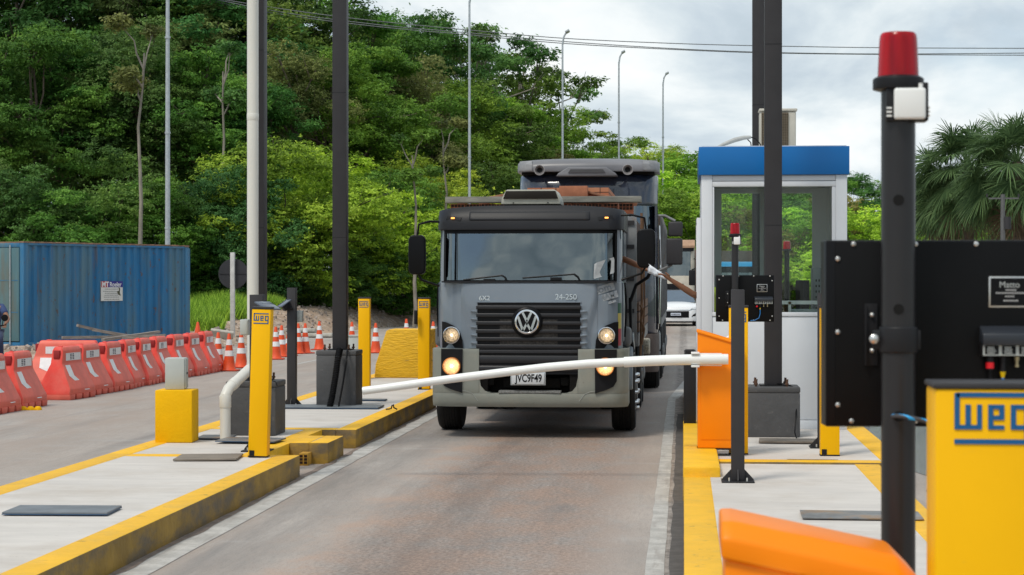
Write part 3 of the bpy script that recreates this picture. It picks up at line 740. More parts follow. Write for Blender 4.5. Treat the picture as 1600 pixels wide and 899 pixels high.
for i, (px, py, _) in enumerate(bx):
    g = G(px-4, py, 0)
    lab = 'red water filled barrier ' + labs[i]
    if first is None:
        first = make_barrier(lab, (-9.42, g.y+.3, 0), R(rr.uniform(-2, 2))); o = first
    else:
        o = dup(first, lab, (-9.42+rr.uniform(-.03,.03), 0, 0), R(rr.uniform(-3.5, 3.5)))
    o.location.y = [25.44, 26.52, 28.7, 29.78, 30.83, 31.91, 32.77, 33.81, 35.06, 36.04, 37.19][i]
    if i == 2: o.rotation_euler.z = R(-5)
g = G(95, 611, 0)
t = dup(first, 'red barrier set crosswise before the container doors, white striped face', (g.x, g.y+.4, 0), R(-90+6), scale=(1,1.38,1.02)); t['group'] = ''; del t['group']
t = thing('road_stud', 'yellow scalloped road stud lying at the foot of the barriers', 'road stud', G(48, 641, 0), R(-80))
b = MB()
for i in range(3): b.lathe([(.055,0),(.05,.03),(.03,.05),(.001,.055)], (0, -.1+i*.1, 0), n=12)
b.box(-.05,.05,-.14,.14,0,.02); b.build('body', M_yelpaint, t)

# ------------------------------------------------------------------ traffic cones
M_cone = mat('orange cone rubber', (.80,.09,.02), .5, var=.18, scale=8)
M_coneb = mat('worn cone base', (.55,.06,.02), .7, var=.3, scale=8)
def make_cone(label, loc, group='striped orange traffic cones'):
    t = thing('traffic_cone', label, 'traffic cone', loc, 0, group); h = .75
    r = lambda z: .135 - (.135-.028)*(z/h)
    b = MB(); b.box(-.19,.19,-.19,.19,0,.03); b.build('base', M_coneb, t, bevel=.012)
    MB().lathe([(.15,.03),(r(.05)+.003,.05),(r(.2),.2),(r(.5),.5),(r(.735),.735),(r(.75)-.006,.75),(.012,.75),(.012,.70)], n=28, caps=False).build('body', M_cone, t)
    for z0, z1 in ((.30,.41),(.52,.63)):
        MB().lathe([(r(z0)+.0025,z0),(r(z1)+.0025,z1)], n=28, caps=False).build('reflective_band', M_refl, t)
    return t
cones = [(358,580,'just past the end of the red barriers'),(377,575,'just beside the grey junction box'),(341,577,'squeezed against the last red barrier'),
 (431,562,'just past the leaning yellow post'),(440,558,'right behind another cone past the leaning post'),(466,553,'half hidden by the cone side mast post'),
 (477,552.5,'beside the mast post, in the middle of the group'),(499,547,'standing just before the dark canopy column'),(452,556,'peeking between two cones at the mast post'),
 (550,549,'behind the pale grey cabinet'),(587,552,'beside the slanting side of the yellow block'),(635,541,'with its tip above the rough yellow block'),(677,548,'glimpsed between yellow post and truck')]
c0 = None
for i, (px, py, l) in enumerate(cones):
    if c0 is None: c0 = make_cone('striped orange traffic cone '+l, G(px, py)); continue
    dup(c0, 'striped orange traffic cone '+l, G(px, py), R(rr.uniform(-40, 40)))
t = thing('plain_cone', 'plain orange cone without bands at the container corner', 'traffic cone', W(309, 47, py=530))
MB().lathe([(.17,0),(.17,.02),(.10,.04),(.03,.40),(.02,.42),(.001,.42)], n=20).build('body', M_cone, t)

# ------------------------------------------------------------------ blue container
M_cont = mat('weathered blue container paint', (.014,.18,.40), .5, var=.25, scale=2.2, stretch=(1,1,.25))
mixin(M_cont, (.10,.19,.23), 1.5, .42, .64, (1,1,.18), .85)
mixin(M_cont, (.14,.10,.075), 2.6, .60, .70, (1.3,1.3,.12), .65, off=(4,2,1))
mixin(M_cont, (.22,.30,.33), 14, .70, .74, (1,1,1), .7)
mixin(M_cont, (.13,.065,.04), 9, .60, .68, (1,1,.6), .9, off=(1,7,1))
M_door = mat('faded container door paint', (.10,.21,.24), .55, var=.25, scale=2, stretch=(1,1,.3))
mixin(M_door, (.13,.13,.10), 2.2, .5, .68, (1,1,.2), .8)
M_rust = mat('rusty roof edge', (.33,.20,.135), .9, var=.4, scale=4)
ca = W(37, 48, .10); cc = W(295, 53.2, .10)
dirx = Vector((cc.x-ca.x, cc.y-ca.y, 0)); Lc = dirx.length; ang = math.atan2(dirx.y, dirx.x)
t = thing('shipping_container', 'weathered blue shipping container with rusty roof edge behind the barriers', 'container', ca, ang)
Hc = 2.66
b = MB(); xs = []; x = .12; k = 0
pit = .278
pts = []
while x < Lc-.14:
    pts += [(x, 0), (x+.075, 0), (x+.11, .045), (x+.215, .045), (x+.25, 0)]; x += pit
pts.append((Lc-.12, 0))
vs = [(px, .02+d, z) for z in (.16, Hc-.06) for px, d in pts]; n = len(pts)
b.add(vs, [(i, i+1, n+i+1, n+i) for i in range(n-1)]); b.build('side_wall', M_cont, t, smooth=False)
b = MB(); W2 = 2.44
for x0, y0 in ((0,0),(Lc-.14,0),(0,W2-.14),(Lc-.14,W2-.14)): b.box(x0, x0+.14, y0, y0+.14, 0, Hc)
for y0 in (0, W2-.06): b.box(.14, Lc-.14, y0, y0+.06, .02, .16); b.box(.14, Lc-.14, y0, y0+.06, Hc-.07, Hc-.012)
for x0 in (0, Lc-.1): b.box(x0, x0+.1, .14, W2-.14, .02, .16); b.box(x0, x0+.1, .14, W2-.14, Hc-.12, Hc-.012)
b.build('frame', M_cont, t, bevel=.006)
b = MB(); b.box(-.01, .17, -.012, .16, Hc-.005, Hc+.03); b.box(Lc-.17, Lc+.01, -.012, .16, Hc-.03, Hc+.02); b.box(.17, Lc-.17, -.006, .05, Hc-.011, Hc+.012)
b.build('roof_rail', M_rust, t)
b = MB(); b.box(.02, Lc-.02, .06, W2-.02, Hc-.03, Hc+.008)
for i in range(20): b.box(.2+i*.29, .33+i*.29, .1, W2-.1, Hc+.008, Hc+.03)
b.build('roof', M_rust, t, smooth=False)
MB().box(Lc-.08, Lc-.02, .14, W2-.14, .16, Hc-.12).build('end_wall', M_cont, t)
b = MB(); b.box(.06, Lc-.1, W2-.05, W2-.02, .16, Hc-.07); b.build('side_wall', M_cont, t)
for s in (0, 1):
    y0 = .15 + s*1.08
    dr = MB().box(-.02, .05, y0, y0+1.06, .18, Hc-.13).build('door', M_door, t, bevel=.01)
    b = MB()
    for yy in (y0+.28, y0+.78): b.cyl((-.045, yy, .1), (-.045, yy, Hc-.06), .017, n=10)
    b.build('lock_rod', M_galv, dr)
    b = MB()
    for zz in (.9, 1.7): b.box(-.026, -.021, y0+.03, y0+1.03, zz, zz+.02)
    b.build('seam', M_cont, dr, smooth=False)
# notice on the side wall
sx0 = 2.72; sw = .80
nt = thing('notice_board', 'small white notice with blue and red header on the blue container', 'notice')if False else None
sg = MB().box(sx0, sx0+sw, -.004, .018, 1.17, 1.69).build('notice', mat('notice white', (.72,.72,.68), .5, var=.08, scale=12), t)
MB().box(sx0, sx0+sw*.32, -.0065, -.0045, 1.53, 1.69).build('header_field', mat('notice red', (.45,.03,.04), .5), sg, smooth=False)
MB().box(sx0+sw*.32, sx0+sw, -.0065, -.0045, 1.53, 1.69).build('header_field', mat('notice blue', (.03,.025,.25), .5), sg, smooth=False)
text('MT', 'header_text', .19, M_refl, sg, (sx0+sw*.19, -.008, 1.60), bold=.006)
text('Roeler', 'header_text', .17, M_refl, sg, (sx0+sw*.66, -.008, 1.60), bold=.003, sx=.95)
b = MB(); rl = random.Random(2)
for k, z in enumerate((1.48,1.42,1.37,1.32,1.27,1.21)):
    x = sx0+.06+rl.random()*.08; xe = sx0+sw-.08-rl.random()*.1
    while x < xe:
        q = .02+.045*rl.random(); b.box(x, min(x+q, xe), -.0062, -.0045, z-.009, z+.009); x += q+.012
b.build('notice_print', mat('notice grey print', (.28,.28,.27), .6), sg, smooth=False)
b = MB(); b.add([(sx0+sw*.80,-.0085,1.53),(sx0+sw*.88,-.0085,1.50),(sx0+sw*.86,-.0085,1.38),(sx0+sw*.91,-.0085,1.30),(sx0+sw*.78,-.0085,1.34),(sx0+sw*.73,-.0085,1.42),(sx0+sw*.83,-.0085,1.44)], [(0,1,2,3,4,5,6)])
b.build('tear', mat('torn patch', (.10,.10,.06), .8), sg, smooth=False)
# timber offcuts by the container
M_timb = mat('grey timber', (.30,.26,.23), .85, var=.4, scale=4, stretch=(1,6,6))
for i, (px, py, L, rz, ry) in enumerate([(172,527,1.3,10,-14),(190,529,1.1,-8,-10),(205,531,1.2,22,6),(160,533,1.5,4,0),(225,532,.8,-20,3)]):
    py -= 6; L *= 1.25
    t = thing('timber_offcut', 'grey timber offcut in the pile against the container, ' + ['sticking up highest','leaning on the highest piece','slanting down towards the cones','lying flat at the container side','short end nearest the cones'][i], 'timber', W(px, 45.5-.15*i, py=py), R(25+rz), 'timber offcuts by the container')
    t.rotation_euler = (0, R(ry*-1), R(25+rz)); MB().box(-L/2, L/2, -.08, .08, -.03, .03).build('plank', M_timb, t)
# pale rubble slabs
M_slab = mat('pale broken slab', (.52,.49,.43), .85, var=.25, scale=5, bump=.4)
rs = random.Random(8)
def rock(name, label, cat, loc, r, m=M_slab, fl=.35, group=None, seed=0):
    q = random.Random(seed); bm = bmesh.new(); bmesh.ops.create_icosphere(bm, subdivisions=2, radius=1)
    for v in bm.verts:
        k = 1+q.uniform(-.2,.2); v.co = Vector((v.co.x*r*k, v.co.y*r*.7*k, v.co.z*r*fl*k))
    me = bpy.data.meshes.new(name); bm.to_mesh(me); bm.free(); me.materials.append(m)
    o = bpy.data.objects.new(name, me); C.objects.link(o); o.location = loc; o.rotation_euler = (0,0,q.uniform(0,6)); return tag(o, label, cat, group)
b = MB().boxc((0,0,0), (.55,.35,.07), (R(-28),R(8),R(12))).build('broken_slab', M_slab, loc=W(347, 46, py=522), bevel=.02); tag(b, 'pale broken slab propped among the rubble near the white post', 'slab')
for i, (px, py, w) in enumerate([(455, 498, 1.6), (493, 497, 1.1)]):
    gz = .5; p = W(px, 62-i, py=py); p.z = HT(p.x, p.y)+.08
    o = MB().boxc((0,0,0), (w,.6,.12), (R(-8),0,R(5))).build('broken_slab', M_slab, loc=p, bevel=.03); tag(o, ['long pale slab lying on the earth behind the cones', 'shorter pale slab lying behind the dark canopy column'][i], 'slab')
# rubble: nobody could count it
b = MB(); q = random.Random(5)
for i in range(2600):
    y = q.uniform(42, 90); x = edgeX(y) - abs(q.gauss(0, 5)) + .1
    s = q.uniform(.02, .09)*(1+.8*(q.random() < .06)); z = HT(x, y)
    b.boxc((x, y, z+s*.2), (s*q.uniform(.7,1.8), s, s*.8), (q.uniform(0,3), q.uniform(0,3), q.uniform(0,3)))
o = b.build('rubble', mat('rubble bits', (.42,.35,.30), .9, var=.5, scale=3), smooth=False); tag(o, 'scattered brown and pale rubble on the earth beside the road', None, None, 'stuff')

# ------------------------------------------------------------------ round sign seen from behind and its white post
t = thing('round_sign', 'round dark sign seen from behind on a pale square post', 'road sign', W(363.5, 56, HT(*W(363.5,56,0).xy)-.05))
zc = EYE+11*56/3000-t.location.z
MB().box(-.062,.062,-.06,.06,0,zc+.62).build('post', mat('white washed post', (.62,.61,.58), .7, var=.2, scale=6), t, bevel=.01)
b = MB(); b.lathe([(.44,0),(.44,.012),(.001,.012)], (0,.07,zc), 'y', n=40); b.build('sign_disc', mat('weathered sign back', (.035,.035,.04), .6, var=.2), t)
b = MB(); b.box(-.40,.40,.055,.069,zc-.012,zc+.012); b.build('stiffener', M_dark, t)

# ------------------------------------------------------------------ street light poles and wires
def lamp_pole(label, px, d, top, r=.075, arm=True, zb=0, top_px=None):
    t = thing('street_lamp', label, 'street lamp', W(px, d, zb), 0, 'tall galvanised street lamps')
    h = top-zb
    MB().loftc([((0,0,0), r), ((0,0,h*.5), r*.85), ((0,0,h), r*.6)], 12).build('pole', M_galv, t)
    b = MB()
    for z in (h*.28, h*.52, h*.76): b.cyl((0,0,z),(0,0,z+.06), r*1.05, n=12)
    b.build('pole_joint', M_galv, t)
    if arm:
        b = MB(); b.tube([(0,0,h-.1),(.05,0,h+.25),(.16,0,h+.45)], .04); b.build('arm', M_galv, t)
        b = MB(); b.boxc((.22,0,h+.50), (.20,.55,.09), (0,R(-30),0)); b.build('lamp_head', M_galv, t, bevel=.02)
    return t
lamp_pole('thick galvanised pole rising behind the blue container', 262, 58, 12, .085)
lamp_pole('galvanised street lamp before the forest, above the grey truck roof', 733.5, 74, EYE+437*74/3000, .065)
lamp_pole('galvanised street lamp where the forest meets the sky', 879, 86, EYE+372*86/3000, .065)
lamp_pole('galvanised street lamp against the clouds, in the middle of three', 967, 96, EYE+342*96/3000, .065)
lamp_pole('galvanised street lamp against the clouds, nearest the booth', 1036, 106, EYE+310*106/3000, .065)
M_wire = mat('overhead wire', (.16,.17,.18), .5)
def wire(label, pts, d0=92, r=.022):
    t = thing('overhead_wire', label, 'wire', (0,0,0), 0, 'overhead wires crossing the sky')
    P = [W(px, d0, py=py) for px, py in pts]
    # smooth
    Q = []
    for i in range(len(P)-1):
        p0 = P[max(i-1,0)]; p1 = P[i]; p2 = P[i+1]; p3 = P[min(i+2, len(P)-1)]
        for k in range(8):
            s = k/8; Q.append(.5*((2*p1)+(p2-p0)*s+(2*p0-5*p1+4*p2-p3)*s*s+(3*p1-p0-3*p2+p3)*s**3))
    Q.append(P[-1]); MB().tube(Q, r, 6).build('strand', M_wire, t)
wire('topmost overhead wire crossing before the forest and clouds', [(-60,-80),(180,-30),(400,8),(560,30),(730,47),(880,60),(1050,68),(1200,72),(1400,75),(1720,76)])
wire('middle overhead wire, running close above the lowest', [(-60,-86),(180,-36),(330,-2),(450,21),(600,40),(730,51.5),(880,65),(1050,76),(1200,82),(1400,84.5),(1720,82)])
wire('lowest overhead wire, sagging furthest', [(-60,-82),(180,-32),(330,2),(450,24.5),(600,43),(730,54.5),(880,68),(1050,77.5),(1200,83),(1400,85.5),(1720,87)], 92.6)

# ------------------------------------------------------------------ toll booth
M_booth = mat('white booth panel', (.66,.68,.71), .4, var=.04, scale=2)
M_fascia = mat('blue booth fascia', (.0,.135,.42), .35, var=.03, scale=2)
M_glass = bpy.data.materials.new('booth glass'); M_glass.use_nodes = True
N, L = M_glass.node_tree.nodes, M_glass.node_tree.links; N.clear()
o_ = N.new('ShaderNodeOutputMaterial'); mxs = N.new('ShaderNodeMixShader'); tr = N.new('ShaderNodeBsdfTransparent'); gl = N.new('ShaderNodeBsdfGlossy'); fr = N.new('ShaderNodeFresnel')
tr.inputs[0].default_value = (.93,.97,.95,1); gl.inputs['Roughness'].default_value = .015; fr.inputs[0].default_value = 1.28
L.new(fr.outputs[0], mxs.inputs[0]); L.new(tr.outputs[0], mxs.inputs[1]); L.new(gl.outputs[0], mxs.inputs[2]); L.new(mxs.outputs[0], o_.inputs[0])
dB = 20.6
bl = W(1096, dB, .215); br_ = W(1322, dB, .215); wB = br_.x-bl.x; zB = bl.z
def zpx(py, d=dB): return EYE-(py-439)/FP*d - zB
def xpx(px, d=dB):
    """x in booth coordinates of pixel column px on the booth's front plane y = bl.y"""
    a = math.atan((px-800)/FP)-TH; return bl.y*math.tan(a)-bl.x
t = thing('toll_booth', 'white toll booth with blue fascia and large windows on the island', 'toll booth', bl)
HB = zpx(274); D = 1.9
b = MB()
zs0, zs1 = zpx(488), zpx(292)
x0w, x1w = xpx(1116), xpx(1300)
for q_ in ((0, .006+xpx(1112), 0, .10), (xpx(1306), wB, 0, .10), (0, .08, D-.1, D), (wB-.08, wB, D-.1, D)):
    b = MB(); b.box(*q_, 0, HB); b.build('corner_post', M_booth, t, bevel=.006)
b = MB(); a0, a1 = xpx(1112)+.006, xpx(1306)
b.box(a0, a1, .012, .07, .10, zs0-.05)
b.build('lower_panel', M_booth, t, bevel=.004)
b = MB(); b.box(a0, a1, .002, .08, .0, .095); b.build('skirting', M_booth, t, bevel=.004)
b = MB(); b.box(a0, a1, .004, .085, zs0-.045, zs0); b.build('sill', M_booth, t, bevel=.004)
b = MB(); b.box(a0, a1, .016, .08, zpx(283), zpx(275)); b.box(a0, a1, .006, .08, zs1, zpx(284)); b.build('window_header', M_booth, t, bevel=.003)
fr_ = MB(); fr_.box(a0, x0w, .010, .06, zs0+.002, zs1-.002); fr_.box(x1w, a1, .010, .06, zs0+.002, zs1-.002)
wf = fr_.build('window_frame', M_booth, t, bevel=.003)
MB().box(x0w, x1w, .035, .041, zs0, zs1).build('window_pane', M_glass, wf, smooth=False)
# back wall: window seen through the front one
bz0, bz1 = .92, zpx(303, dB+D)
b = MB(); b.box(.08, wB-.08, D-.07, D-.01, 0, bz0); b.box(.08, wB-.08, D-.07, D-.01, bz1, HB); b.box(.08, .25, D-.07, D-.01, bz0, bz1); b.box(1.30, wB-.08, D-.07, D-.01, bz0, bz1)
b.box(.695,.74, D-.06, D-.02, bz0, bz1)
b.build('back_wall', M_booth, t)
MB().box(.25, 1.30, D-.045, D-.04, bz0, bz1).build('rear_pane', M_glass, t, smooth=False)
b = MB(); b.box(.0, .05, .1, D-.1, 0, .98); b.box(.0,.05,.1,D-.1,1.95,HB); b.box(.0,.05,.1,.25,.98,1.95); b.box(0,.05,1.2,D-.1,.98,1.95); b.build('side_wall', M_booth, t)
b = MB(); b.box(wB-.05, wB, .1, D-.1, 0, HB); b.build('side_wall', M_booth, t)
b = MB(); b.box(-.055, -.002, .12, 1.25, .93, zpx(340)); 
b = MB(); b.box(-.05,-.002,.10,.14,.0,zpx(340)); b.box(-.05,-.002,.14,1.25,zpx(340)-.04,zpx(340)); b.box(-.05,-.002,1.21,1.25,0,zpx(340)-.04); b.box(-.05,-.002,.14,1.21,0,.9); b.build('service_hatch', M_booth, t, bevel=.003)
MB().box(.05, wB-.05, .1, D-.1, .0, .03).build('floor_plate', M_steelplate, t)
MB().box(.02, wB-.02, .02, D-.02, HB-.06, HB+.0).build('ceiling_panel', mat('booth ceiling', (.35,.37,.38), .6), t)
fx0, fx1 = xpx(1092), xpx(1327)
b = MB(); b.box(fx0, fx1, -.03, D+.05, zpx(274)+.001, zpx(230)); b.build('fascia', M_fascia, t, bevel=.004)
MB().box(fx0+.03, fx1-.03, 0, D, zpx(230)+.001, zpx(230)+.01).build('roof', M_booth, t)
# inside: things on their own
def bloc(px, dz, dy): return Vector((bl.x+xpx(px), bl.y+dy, zB+dz))
t = thing('booth_desk', 'white framed desk with pale partition inside the booth', 'desk', (bl.x+.95, bl.y+.25, zB))
M_pale = mat('pale partition', (.42,.47,.46), .5)
b = MB(); b.box(-.02,.50,.0,.7,.70,.74); b.build('worktop', M_dark, t); b = MB(); b.box(.02,.48,.05,.07,.75,1.28); b.build('partition', M_pale, t)
b = MB(); b.box(-.01,.02,.04,.08,.74,1.36); b.box(-.10,.50,.04,.08,1.33,1.37); b.build('partition_frame', M_white, t)
b = MB(); b.box(-.0,.03,.05,.65,0,.70); b.box(.46,.49,.05,.65,0,.70); b.build('leg', M_dark, t)
t = thing('computer_monitor', 'dark monitor standing on the booth desk', 'monitor', (bl.x+1.12, bl.y+.75, zB+.741))
b = MB(); b.boxc((0,0,.64), (.07,.32,.42), (0,0,R(12))); b.build('screen', M_blackpl, t, bevel=.006); b = MB(); b.boxc((0,0,.22),(.05,.06,.44)); b.boxc((0,0,.01),(.2,.2,.02)); b.build('stand', M_blackpl, t)
t = thing('perforated_rack', 'grey perforated equipment rack at the booth wall', 'equipment rack', (bl.x+1.25, bl.y+1.0, zB+.03))
MB().box(0,.24,0,.35,0,1.70).build('case', mat('rack grey', (.30,.33,.34), .5), t, bevel=.005)
b = MB()
for i in range(6):
    for j in range(9): b.box(.03+i*.033, .043+i*.033, -.003, -.0005, 1.05+j*.062, 1.075+j*.062)
b.build('perforation', M_black, t, smooth=False)
t = thing('office_chair', 'dark swivel chair pushed under the booth desk', 'chair', (bl.x+.80, bl.y+.85, zB+.03))
b = MB(); b.boxc((0,0,.45),(.42,.42,.08)); b.build('seat', M_blackpl, t, bevel=.03); b = MB(); b.boxc((0,.2,.78),(.38,.06,.42),(R(-8),0,0)); b.build('backrest', M_blackpl, t, bevel=.025)
b = MB(); b.cyl((0,0,.05),(0,0,.42),.025)
for k in range(5): b.cyl((0,0,.07),(.25*math.cos(k*1.256),.25*math.sin(k*1.256),.04),.015)
b.build('pedestal', M_dark, t)
# roof equipment
zr = EYE+209*dB/3000+.012
ac = W(1216, 21.5, zr); ac.z = zr
t = thing('air_conditioner_unit', 'cream air conditioning condenser on the booth roof behind the column', 'air conditioner', ac)
M_cream = mat('cream casing', (.52,.49,.42), .5, var=.12, scale=4)
b = MB(); b.box(-.205,.20,.03,.30,.02,.455); b.build('casing', M_cream, t, bevel=.02)
b = MB(); b.box(-.215,.215,.015,.31,.455,.485); b.build('lid', M_cream, t, bevel=.012)
gm = mat('coil brown', (.115,.085,.055), .7, var=.4, scale=60)
g_ = MB().box(-.185,.115,.018,.029,.03,.44).build('grille', gm, t, bevel=.004)
b = MB()
for i in range(22): b.box(-.185,.115,.0135,.0175,.04+i*.0182,.044+i*.0182)
for i in range(16): b.box(-.183+i*.0195,-.180+i*.0195,.009,.0132,.035,.435)
b.build('grille_wire', mat('grille wire', (.20,.16,.11), .6), t, smooth=False)
b = MB(); b.box(-.17,-.12,.05,.28,0,.02); b.box(.12,.17,.05,.28,0,.02); b.build('foot', M_dark, t)
t = thing('roof_lamp_arm', 'curved grey lamp arm with trailing wires on the booth roof', 'lamp', W(1122, 21.2, zr))
p0 = W(1122, 21.2, zr)
pts = [(1118,232),(1130,226),(1148,219),(1162,215.5),(1173,214.5)]
b = MB(); b.loftc([(W(px,21.2,py=py)-p0, r) for (px,py), r in zip(pts, (.012,.020,.026,.024,.018))], 12); b.build('arm', mat('lamp arm grey', (.42,.43,.42), .5), t)
b = MB(); b.tube([W(px,21.2,py=py)-p0 for px,py in [(1172,214),(1180,217),(1187,224),(1190,231)]], .006); b.tube([W(px,21.2,py=py)-p0 for px,py in [(1168,218),(1173,223),(1174,231)]], .006); b.build('wire', M_black, t)
# second beacon seen through the booth
sb = thing('beacon_mast', 'slim beacon mast with red lamp seen through the booth window', 'beacon', W(1229.5, 27.5, .2), 0, 'black beacon masts')
MB().cyl((0,0,0),(0,0,2.03),.036,n=16).build('pole', M_black, sb); MB().cyl((0,0,2.03),(0,0,2.055),.066,n=20).build('lamp_collar', M_blackpl, sb)
MB().lathe([(.055,0),(.052,.08),(.046,.11),(.001,.118)], (0,0,2.055), n=20).build('lamp_lens', M_redlens, sb)
# ------------------------------------------------------------------ vehicles
M_cab = mat('slate cab paint', (.20,.24,.285), .32, var=.06, scale=2, coat=.6)
mixin(M_cab, (.26,.26,.25), 3, .56, .72, (1,1,1), .35)
M_bump = mat('dusty khaki bumper', (.26,.27,.235), .5, var=.10, scale=3)
mixin(M_bump, (.33,.30,.24), 4, .5, .7, (1,1,1), .45)
mixin(M_bump, (.06,.055,.05), 14, .68, .73, (1,1,1), .8)
M_visor = mat('dark roof fairing', (.020,.020,.023), .42, var=.12, scale=3, spec=.3)
M_grille = mat('grille plastic', (.012,.012,.014), .5, var=.25, scale=8, spec=.2)
M_under = mat('dark chassis', (.012,.011,.010), .85, var=.4, scale=5, spec=.15)
M_lens = bpy.data.materials.new('clear lens'); M_lens.use_nodes = True
N, L = M_lens.node_tree.nodes, M_lens.node_tree.links; N.clear()
o_ = N.new('ShaderNodeOutputMaterial'); mxs = N.new('ShaderNodeMixShader'); tr = N.new('ShaderNodeBsdfTransparent'); gl = N.new('ShaderNodeBsdfGlossy'); fr = N.new('ShaderNodeFresnel')
gl.inputs['Roughness'].default_value = .03; fr.inputs[0].default_value = 1.5
L.new(fr.outputs[0], mxs.inputs[0]); L.new(tr.outputs[0], mxs.inputs[1]); L.new(gl.outputs[0], mxs.inputs[2]); L.new(mxs.outputs[0], o_.inputs[0])
M_wsh = bpy.data.materials.new('windscreen'); M_wsh.use_nodes = True
N, L = M_wsh.node_tree.nodes, M_wsh.node_tree.links; N.clear()
o_ = N.new('ShaderNodeOutputMaterial'); mxs = N.new('ShaderNodeMixShader'); tr = N.new('ShaderNodeBsdfTransparent'); gl = N.new('ShaderNodeBsdfGlossy'); fr = N.new('ShaderNodeFresnel')
tr.inputs[0].default_value = (.16,.20,.20,1); gl.inputs['Roughness'].default_value = .03; gl.inputs[0].default_value = (.86,.97,1,1); fr.inputs[0].default_value = 2.5
nz_ = N.new('ShaderNodeTexNoise'); nz_.inputs['Scale'].default_value = 1.1; bp_ = N.new('ShaderNodeBump'); bp_.inputs['Strength'].default_value = .09; bp_.inputs['Distance'].default_value = .2
tcn = N.new('ShaderNodeTexCoord'); L.new(tcn.outputs['Object'], nz_.inputs[0]); L.new(nz_.outputs[0], bp_.inputs['Height']); L.new(bp_.outputs[0], gl.inputs['Normal'])
L.new(fr.outputs[0], mxs.inputs[0]); L.new(tr.outputs[0], mxs.inputs[1]); L.new(gl.outputs[0], mxs.inputs[2]); L.new(mxs.outputs[0], o_.inputs[0])
M_refl2 = mat('lamp reflector', (.58,.54,.45), .35, metal=.5, var=.5, scale=40)
M_lit = mat('lit lamp bowl', (.85,.72,.50), .4, metal=.2, var=.35, scale=30, emit=(1,.70,.40), estr=.15)
M_warm = mat('lit bulb warm', (1,.75,.4), .4, emit=(1,.62,.28), estr=9)
M_warm2 = mat('lit bulb dim', (1,.8,.55), .4, emit=(1,.75,.5), estr=3)
M_amber = mat('lit amber marker', (1,.4,.1), .3, emit=(1,.38,.08), estr=1.6)
M_int = mat('cab interior', (.015,.015,.016), .8, var=.3)
M_steel = mat('dull grey steel', (.22,.225,.23), .6, var=.3, scale=4)
mixin(M_steel, (.16,.09,.05), 5, .58, .68, (1,1,1), .7)

def wheel(parent, x, y, r, w, lugs=0, rim=M_steel):
    t = MB(); pr = [(r*.60,-w/2),(r*.93,-w/2),(r*.985,-w/2+.025),(r,-w/2+.05)]
    k = 5
    for i in range(k):
        a = -w/2+.06+(w-.12)*i/k; pr += [(r,a),(r,a+(w-.12)/k*.72),(r-.012,a+(w-.12)/k*.76),(r-.012,a+(w-.12)/k*.97)]
    pr += [(r,w/2-.05),(r*.985,w/2-.025),(r*.93,w/2),(r*.60,w/2)]
    t.lathe(pr, (x,y,r), 'x', n=44); o = t.build('tyre', M_rubber, parent)
    s = 1 if x > 0 else -1
    h = MB(); h.lathe([(r*.60,s*(w/2-.02)),(r*.55,s*(w/2-.01)),(r*.5,s*(w/2-.08)),(r*.25,s*(w/2-.06)),(r*.22,s*(w/2+.02)),(.001,s*(w/2+.03))], (x,y,r), 'x', n=28); ri = h.build('rim', rim, o)
    if lugs:
        b = MB()
        for i in range(10):
            a = 2*math.pi*i/10; b.lathe([(.022,s*(w/2-.05)),(.022,s*(w/2+.02)),(.017,s*(w/2+.045)),(.001,s*(w/2+.05))], (x,y+.21*math.cos(a),r+.21*math.sin(a)), 'x', n=8)
        b.build('lug_nut', M_chrome, ri)
    return o
def lamp_round(parent, x, y, z, r, name='headlight', lit=None, ring=None):
    o = MB(); o.lathe([(r,0.0),(r,.008),(r*.94,.010),(r*.75,.030),(r*.35,.050),(.001,.054)], (x,y,z), 'y', n=36, caps=False); h = o.build(name, M_lit if lit is M_warm else M_refl2, parent)
    b = MB(); b.lathe([(r*1.08,.075),(r*1.08,-.008),(r*1.0,-.010),(r*.97,.01)], (x,y,z), 'y', n=36, caps=False); b.build('bezel', ring or M_chrome, h)
    b = MB(); b.lathe([(r*.98,-.001),(r*.8,-.010),(r*.4,-.017),(.001,-.019)], (x,y,z), 'y', n=36, caps=False); b.build('glass_cover', M_lens, h)
    b = MB(); b.lathe([(.001,.008),(.014,.012),(.016,.03),(.012,.05)], (x,y,z), 'y', n=12); b.build('bulb', lit or M_refl2, h)
    rb = MB()
    for i in range(-3,4): rb.box(x+i*r*.25-.003, x+i*r*.25+.003, y+.003, y+.006, z-r*.68*math.cos(i*.38), z+r*.68*math.cos(i*.38))
    rb.build('reflector_rib', M_lens, h, smooth=False)
    return h
def fsurf(hw, bow, rc, y0):
    def f(x, z):
        ax = abs(x); y = y0(z) + bow*(ax/hw)**2
        if ax > hw-rc:
            t = min((ax-(hw-rc))/rc, .985); y += rc*(1-math.sqrt(1-t*t))
        return y
    return f
def xsr(a, b, hw, rc, n=14):
    """x stations that crowd into the rounded corners"""
    L = list(np.linspace(a, b, n)); 
    for k in range(1, 9):
        x = hw-rc+rc*math.sin(k/8*R(88)); 
        for q in (x, -x):
            if a < q < b: L.append(q)
    return sorted(set(round(v, 4) for v in L))
# ---- the grey truck at the barrier
T1 = thing('tractor_truck', 'slate grey truck with khaki bumper waiting at the barrier, headlights on', 'truck', (-1.76, 21.83, 0))
T1.name = 'grey_truck'
hw = 1.058
f1 = fsurf(hw, .07, .25, lambda z: .03 + .10*max(0,(z-1.5)/1.2)**1.4)
def q1(px, py, off=0.):
    x = (px-826)/137.; z = 1.8-(py-439)/137.; return Vector((x, f1(x, z)-off, z))
xs = xsr(-hw, hw, hw, .20)
b = MB(); b.slab(xs, [.98,1.02,1.2,1.4,1.55,1.68,1.76,1.793], f1, 1.95); cab = b.build('cab_body', M_cab, T1, bevel=.006, ang=50)
